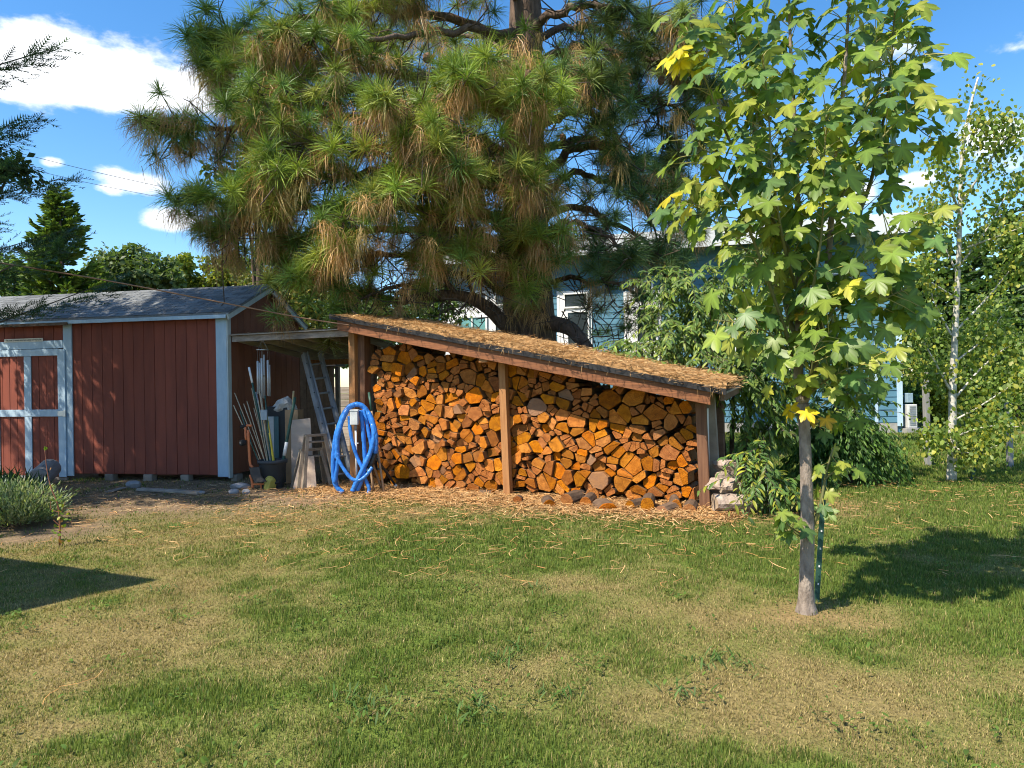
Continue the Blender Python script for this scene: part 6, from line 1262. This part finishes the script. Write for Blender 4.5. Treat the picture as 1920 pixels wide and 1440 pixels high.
# weeping cedar: drooping fronds
wb = G(1595, 905); wb.z = 0; wcd = thing('weeping_cedar', 'low weeping cedar with hanging dark green fronds right of the maple trunk', 'shrub', wb); parts = []; mb = MB(); mb.tube([wb, wb + Vector((.02, 0, .7)), wb + Vector((.1, 0, 1.25))], [.04, .03, .01], 8); mb.build('stem', M_TWIG, wcd, smooth=True)
for k in range(340):
    az = g.uniform(0, 6.28); L_ = g.uniform(.35, 1.0) * (1.0 if abs(math.cos(az)) > .4 else .8); h = g.uniform(.35, 1.15) * (1.1 - .3 * L_); m_ = 34; u = np.linspace(.1, 1, m_)
    q = np.stack([wb.x - .1 + math.cos(az) * L_ * u, wb.y + math.sin(az) * L_ * u * .8, h + .25 * L_ * u - .75 * L_ * u ** 2.2], 1) + g.normal(0, .025, (m_, 3)); q[:, 2] = q[:, 2].clip(.03)
    d = np.stack([np.full(m_, math.cos(az)) * .5, np.full(m_, math.sin(az)) * .5, np.full(m_, -.9)], 1) + unit(m_, g) * .55
    parts.append(bake(L_SPRIG[0], L_SPRIG[1], q, frames(d, unit(m_, g)), g.uniform(.05, .11, m_), pal(m_, [[.075, .16, .04], [.10, .20, .045], [.05, .11, .03], [.14, .25, .05]], .2, g)))
put('fronds', parts, M_LEAF, wcd, kind='stuff')
# lavender at left, bramble cane
lb_ = G(28, 985); lb_.z = 0; lav = thing('lavender_bush', 'grey green lavender bush before the shed door', 'bush', lb_); parts = []
for k in range(900):
    a = g.uniform(0, 6.28); rr = g.random() ** .6; p0 = np.array(lb_) + np.array([math.cos(a) * .28 * rr, math.sin(a) * .24 * rr, 0]); top_ = p0 + np.array([math.cos(a) * .26 * rr + g.normal(0, .05), math.sin(a) * .22 * rr + g.normal(0, .05), g.uniform(.22, .52) * (1.1 - .45 * rr)])
    m_ = 7; u = np.linspace(.25, 1, m_); q = p0 + (top_ - p0) * u[:, None]; d = np.tile(top_ - p0, (m_, 1)) / np.linalg.norm(top_ - p0) + unit(m_, g) * .55
    parts.append(bake(L_SMALL[0] * [1, .35, 1], L_SMALL[1], q, frames(d, unit(m_, g)), g.uniform(.045, .09, m_), pal(m_, [[.24, .31, .17], [.29, .35, .23], [.17, .25, .11], [.34, .36, .2]], .18, g)))
put('foliage', parts, M_LEAF, lav, kind='stuff'); mb = MB(); 
for k in range(30): a = g.uniform(0, 6.28); mb.tube([lb_ + Vector((math.cos(a) * .1, math.sin(a) * .1, 0)), lb_ + Vector((math.cos(a) * .4, math.sin(a) * .34, g.uniform(.25, .4)))], .005, 4, cap=False)
mb.build('stems', M_TWIG, lav)['kind'] = 'stuff'
gb = G(-30, 975); gb.z = 0; parts = []; gt = thing('grass_clump', 'dark green grass clump behind the lavender at the left edge', 'bush', gb)
for k in range(900): 
    a = g.uniform(0, 6.28); d = np.array([[math.cos(a) * .6, math.sin(a) * .6, 1.1]]) + g.normal(0, .2, (1, 3)); p = np.array(G(g.uniform(-60, 60), g.uniform(930, 965))); parts.append(bake(L_LONG[0], L_LONG[1], p[None], frames(d, unit(1, g)), np.array([[.42, .10, .5]]) * g.uniform(.5, 1.2), pal(1, [[.05, .11, .03], [.08, .14, .05]], .2, g)))
put('blades', parts, M_LEAF, gt, kind='stuff')
bb = G(112, 1022); bb.z = 0; bD = bb.y; br = thing('bramble_cane', 'single reddish bramble cane with a few yellow green leaves at left', 'plant', bb)
mb = MB(); mb.tube(spline([bb, P(112, 980, bD), P(108, 945, bD), P(96, 915, bD), P(88, 880, bD), P(84, 843, bD)], 5), list(np.linspace(.009, .003, 26)), 6); mb.build('cane', mat('red_cane', (.30, .12, .07), .6), br, smooth=True)
for pts in ([(110, 960), (96, 955), (95, 940)], [(110, 970), (118, 955), (122, 940)], [(111, 985), (100, 975)]): m2 = MB(); m2.tube(spline([P(x, y, bD) for x, y in pts], 4), .003, 5); m2.build('side_shoot', MATS['red_cane'], br)
for k in range(46):
    if k < 3: p = P([84, 93, 84][k], [843, 883, 845][k], bD - .01)
    else: p = P(110 + g.normal(0, 8), g.uniform(935, 1018), bD + g.normal(0, .04))
    d = unit(1, g); me = mesh_tris('leaf', L_OVAL[0] * .045, L_OVAL[1], np.tile(pal(1, [[.14, .22, .03], [.3, .32, .03], [.4, .2, .05]], .1, g, [.6, .3, .1]), (8, 1)), M_LEAF); o = link_mesh('leaf', me, br, p - bb); o.rotation_euler = tuple(g.uniform(-1, 1, 3) * 1.2)
# right background: dark conifers, hedge shrubs, golden shrub
g = np.random.default_rng(606)
for px, d, H, Rr, lb in ((1880, 30, 9.0, 3.6, 'big dark conifer behind the aspen at the right edge'), (1760, 33, 8.2, 3.0, 'dark conifer between house corner and aspen'), (1985, 27, 10.5, 3.6, 'dark conifer just beyond the right edge'), (1830, 38, 9.5, 3.2, 'farther dark conifer seen through the aspen')):
    conifer('dark_conifer', lb, at(px, d), H, Rr, 7500, DG, g, bottom=.03, size=.5, group='dark conifers at right', droop=.2)
for px, py, d, rx, rz_, cols, lb in ((1725, 650, 26, 1.5, 1.9, MG, 'green shrub mass right of the house corner'), (1830, 660, 25, 1.8, 1.6, MG, 'green shrub behind the aspen trunk'), (1905, 640, 24, 1.6, 2.0, MG, 'green shrub at the right edge behind the aspen'), (1765, 735, 22, .62, .75, [[.30, .30, .03], [.22, .26, .03]], 'golden yellow shrub between grey post and aspen'), (1735, 755, 24, .5, .5, MG, 'small green shrub behind the tall grey post'), (1870, 735, 27, 1.3, .6, DG + MG, 'low dark shrub right of the aspen trunk')):
    c = P(px, py, d); round_tree('background_shrub', lb, at(px, d), [(c, (rx, rx, rz_), 2600), (c - Z * rz_ * .8, (rx * 1.1, rx, max(.4, rz_ * .7)), 1800)], .15, cols, g, .08, cat='shrub', group='shrubs at right')
# dry meadow strip beyond the right lawn
n = 5000; x = g.uniform(12, 34, n); y = g.uniform(27, 34, n); a = g.uniform(0, 6.28, n); d = np.stack([np.cos(a) * .3, np.sin(a) * .3, np.ones(n)], 1)
o = put('meadow', bake(L_LONG[0], L_LONG[1], np.stack([x, y, np.zeros(n)], 1), frames(d, unit(n, g)), np.stack([g.uniform(.4, .9, n), g.uniform(.4, .7, n), g.uniform(.4, .9, n)], 1), pal(n, [[.34, .29, .15], [.22, .24, .09], [.16, .2, .07]], .2, g)), M_LEAF, kind='stuff'); tag(o, 'dry pale meadow plants beyond the right lawn', 'meadow')

# ------------------------------------------------------------------ blue house
g = np.random.default_rng(707)
HF = Frame((10.86, 19.0), (.96, -.28)); hx = lambda px, py, o=0: HF.hit(px, py, o)[0]; hz_ = lambda px, py, o=0: HF.hit(px, py, o)[1]
HL = hx(822, 560); HT = 5.55
house = thing('blue_house', 'two storey blue house with white windows behind the pine', 'house', HF.pt(HL / 2, 0, -2))
M_BLUE = mat('blue_lap_siding', (.085, .20, .28), .7, (.07, .175, .25), 3, (1, 1, 1), .15, 30, ovar=.05); M_FASC = mat('pale_metal_fascia', (.62, .64, .64), .45, (.54, .56, .57), 2, metal=.2); M_GLASS = mat('dark_window_glass', (.035, .045, .05), .06, (.03, .04, .045), 2, bump=0, spec=.8); M_TEAL = mat('teal_window_blind', (.15, .36, .36), .4, bump=0)
def hbox(mb, a0, a1, z0, z1, o0, o1): return mb.box(HF.pt(a0, z0, o0), HF.u * (a1 - a0), HF.n * (o1 - o0), Z * (z1 - z0))
mb = MB(); hbox(mb, HL, -.02, -.1, HT, -7, -.03); mb.build('wall', M_BLUE, house)
zb_ = .3
while zb_ < HT - .05:
    mb = MB(); i = HF.pt(HL, zb_, -.03); mb.prism([HF.pt(HL, zb_, -.028), HF.pt(HL, zb_, .012), HF.pt(HL, zb_ + .18, -.006), HF.pt(HL, zb_ + .18, -.028)], HF.u * (-HL - .14)); mb.build('siding_board', M_BLUE, house); zb_ += .18
mb = MB(); hbox(mb, -.14, .0, .2, HT, -.02, .03); mb.build('corner_board', M_TRIM, house); mb = MB(); hbox(mb, hx(1640, 750), hx(1646, 750), .2, 2.6, .013, .03); mb.build('trim', M_TRIM, house)
mb = MB(); hbox(mb, HL - .9, .28, HT, HT + .06, -7.4, .7); rf = mb.build('roof', M_FASC, house); mb = MB(); hbox(mb, HL - .9, .28, HT - .12, HT + .42, .705, .73); mb.build('fascia', M_FASC, rf)
mb = MB(); mb.prism([HF.pt(HL - .9, HT + .07, .70), HF.pt(HL - .9, HT + .44, .70), HF.pt(HL - .9, HT + .9, -3.5), HF.pt(HL - .9, HT + .07, -7.4)], HF.u * (-HL + 1.18)); mb.build('roof_panel', M_FASC, rf)
for a in np.arange(HL - .88, .28, .42): mb = MB(); p, q = HF.pt(a, HT + .455, .69), HF.pt(a, HT + .915, -3.5); mb.beam(p, q, .03, .04); mb.build('seam', M_FASC, rf)
def white_panel(x0, x1, y0, y1):
    a0, a1 = hx(x0, 600), hx(x1, 600); z1, z0 = hz_((x0 + x1) / 2, y0), hz_((x0 + x1) / 2, y1); mb = MB(); hbox(mb, a0, a1, z0, z1, .013, .03); pn_ = mb.build('white_panel', M_WHITE, house)
    for a in np.arange(a0 + .05, a1, .24): mb = MB(); hbox(mb, a, a + .04, z0, z1, .0305, .045); mb.build('batten', M_WHITE, pn_)
white_panel(830, 962, 545, 700); white_panel(1045, 1110, 545, 700); white_panel(1170, 1240, 545, 700); white_panel(1548, 1580, 535, 562)
def window(x0, x1, y0, y1, m=None, mull=False):
    xm, ym = (x0 + x1) / 2, (y0 + y1) / 2; a0, a1, z0, z1 = hx(x0, ym), hx(x1, ym), hz_(xm, y1), hz_(xm, y0); mb = MB(); hbox(mb, a0, a1, z0, z1, .046, .052); wn2 = mb.build('window', m or M_GLASS, house); fr2 = .05
    for b_ in ((a0 - fr2, a1 + fr2, z1, z1 + fr2), (a0 - fr2, a1 + fr2, z0 - fr2, z0), (a0 - fr2, a0, z0, z1), (a1, a1 + fr2, z0, z1)) + (((a0 + (a1 - a0) * .48, a0 + (a1 - a0) * .52, z0, z1),) if mull else ()):
        mb = MB(); hbox(mb, *b_, .053, .09); mb.build('frame', M_WHITE, wn2)
window(845, 912, 552, 568, mull=True); window(931, 956, 550, 570); window(862, 912, 596, 650, M_TEAL, True); window(931, 957, 598, 660); window(1060, 1100, 552, 575); window(1066, 1103, 586, 650); window(1192, 1222, 530, 556); window(1196, 1230, 580, 640); window(1506, 1536, 516, 542); window(1556, 1600, 514, 536, mull=True)
window(1480, 1500, 600, 700); window(1380, 1420, 600, 720)
mb = MB(); hbox(mb, HL, -.14, .0, .28, -.02, .02); mb.build('foundation', mat('concrete', (.35, .34, .32), .9), house)
# heat pump and meter box
ac = thing('heat_pump', 'white louvred heat pump standing at the house corner', 'heat pump', HF.pt(.35, 0, .0)); ad_ = HF.pt(.3, 0, 0).y
p, q = P(1703, 803, ad_), P(1720, 758, ad_); mb = MB(); mb.box(p, (q.x - p.x, 0, 0), (0, .35, 0), (0, 0, q.z - p.z)); mb.build('case', mat('pale_case', (.6, .6, .58), .5), ac, bevel=.02)
for k in range(9): z = p.z + .08 + k * .062; mb = MB(); mb.box((p.x + .05, p.y - .012, z), (q.x - p.x - .1, 0, 0), (0, .01, 0), (0, 0, .035)); mb.build('louvre', mat('grey_louvre', (.28, .30, .31), .5), ac)
mb = MB(); mb.box((p.x - .1, p.y - .1, -.02), (q.x - p.x + .3, 0, 0), (0, .6, 0), (0, 0, p.z + .02)); mb.build('pad', MATS['concrete'], ac)
p, q = P(1702, 755, ad_), P(1712, 737, ad_); mb = MB(); mb.box(p, (q.x - p.x, 0, 0), (0, .2, 0), (0, 0, q.z - p.z)); tag(mb.build('meter_box', mat('blue_grey_box', (.30, .42, .50), .5), bevel=.01), 'blue grey box on the house corner above the heat pump', 'box')
# low building out of the picture at left whose roof corner shades the lawn
lc = Vector((-2.91, 5.56, 0)); hgt = 2.9; cr = lc + Vector((SUN_H.x, SUN_H.y, 0)) * (hgt / math.tan(SUN_EL)) + Z * hgt
u1 = Vector((-.92, .40, 0)).normalized(); u2 = Vector((-.62, -.78, 0)).normalized()
por = thing('garden_room', 'low flat roofed garden room at left of the lawn', 'building', Vector((cr.x, cr.y, 0)) + (u1 + u2) * 1.5)
mb = MB(); mb.box(cr - Z * .14, u1 * 4.5, u2 * 4.5, Z * .14); mb.build('roof', M_FASC, por)
mb = MB(); c0_ = cr + (u1 + u2) * .5; mb.box(Vector((c0_.x, c0_.y, 0)), u1 * 3.6, u2 * 3.6, Z * (hgt - .15)); mb.build('wall', M_BLUE, por)
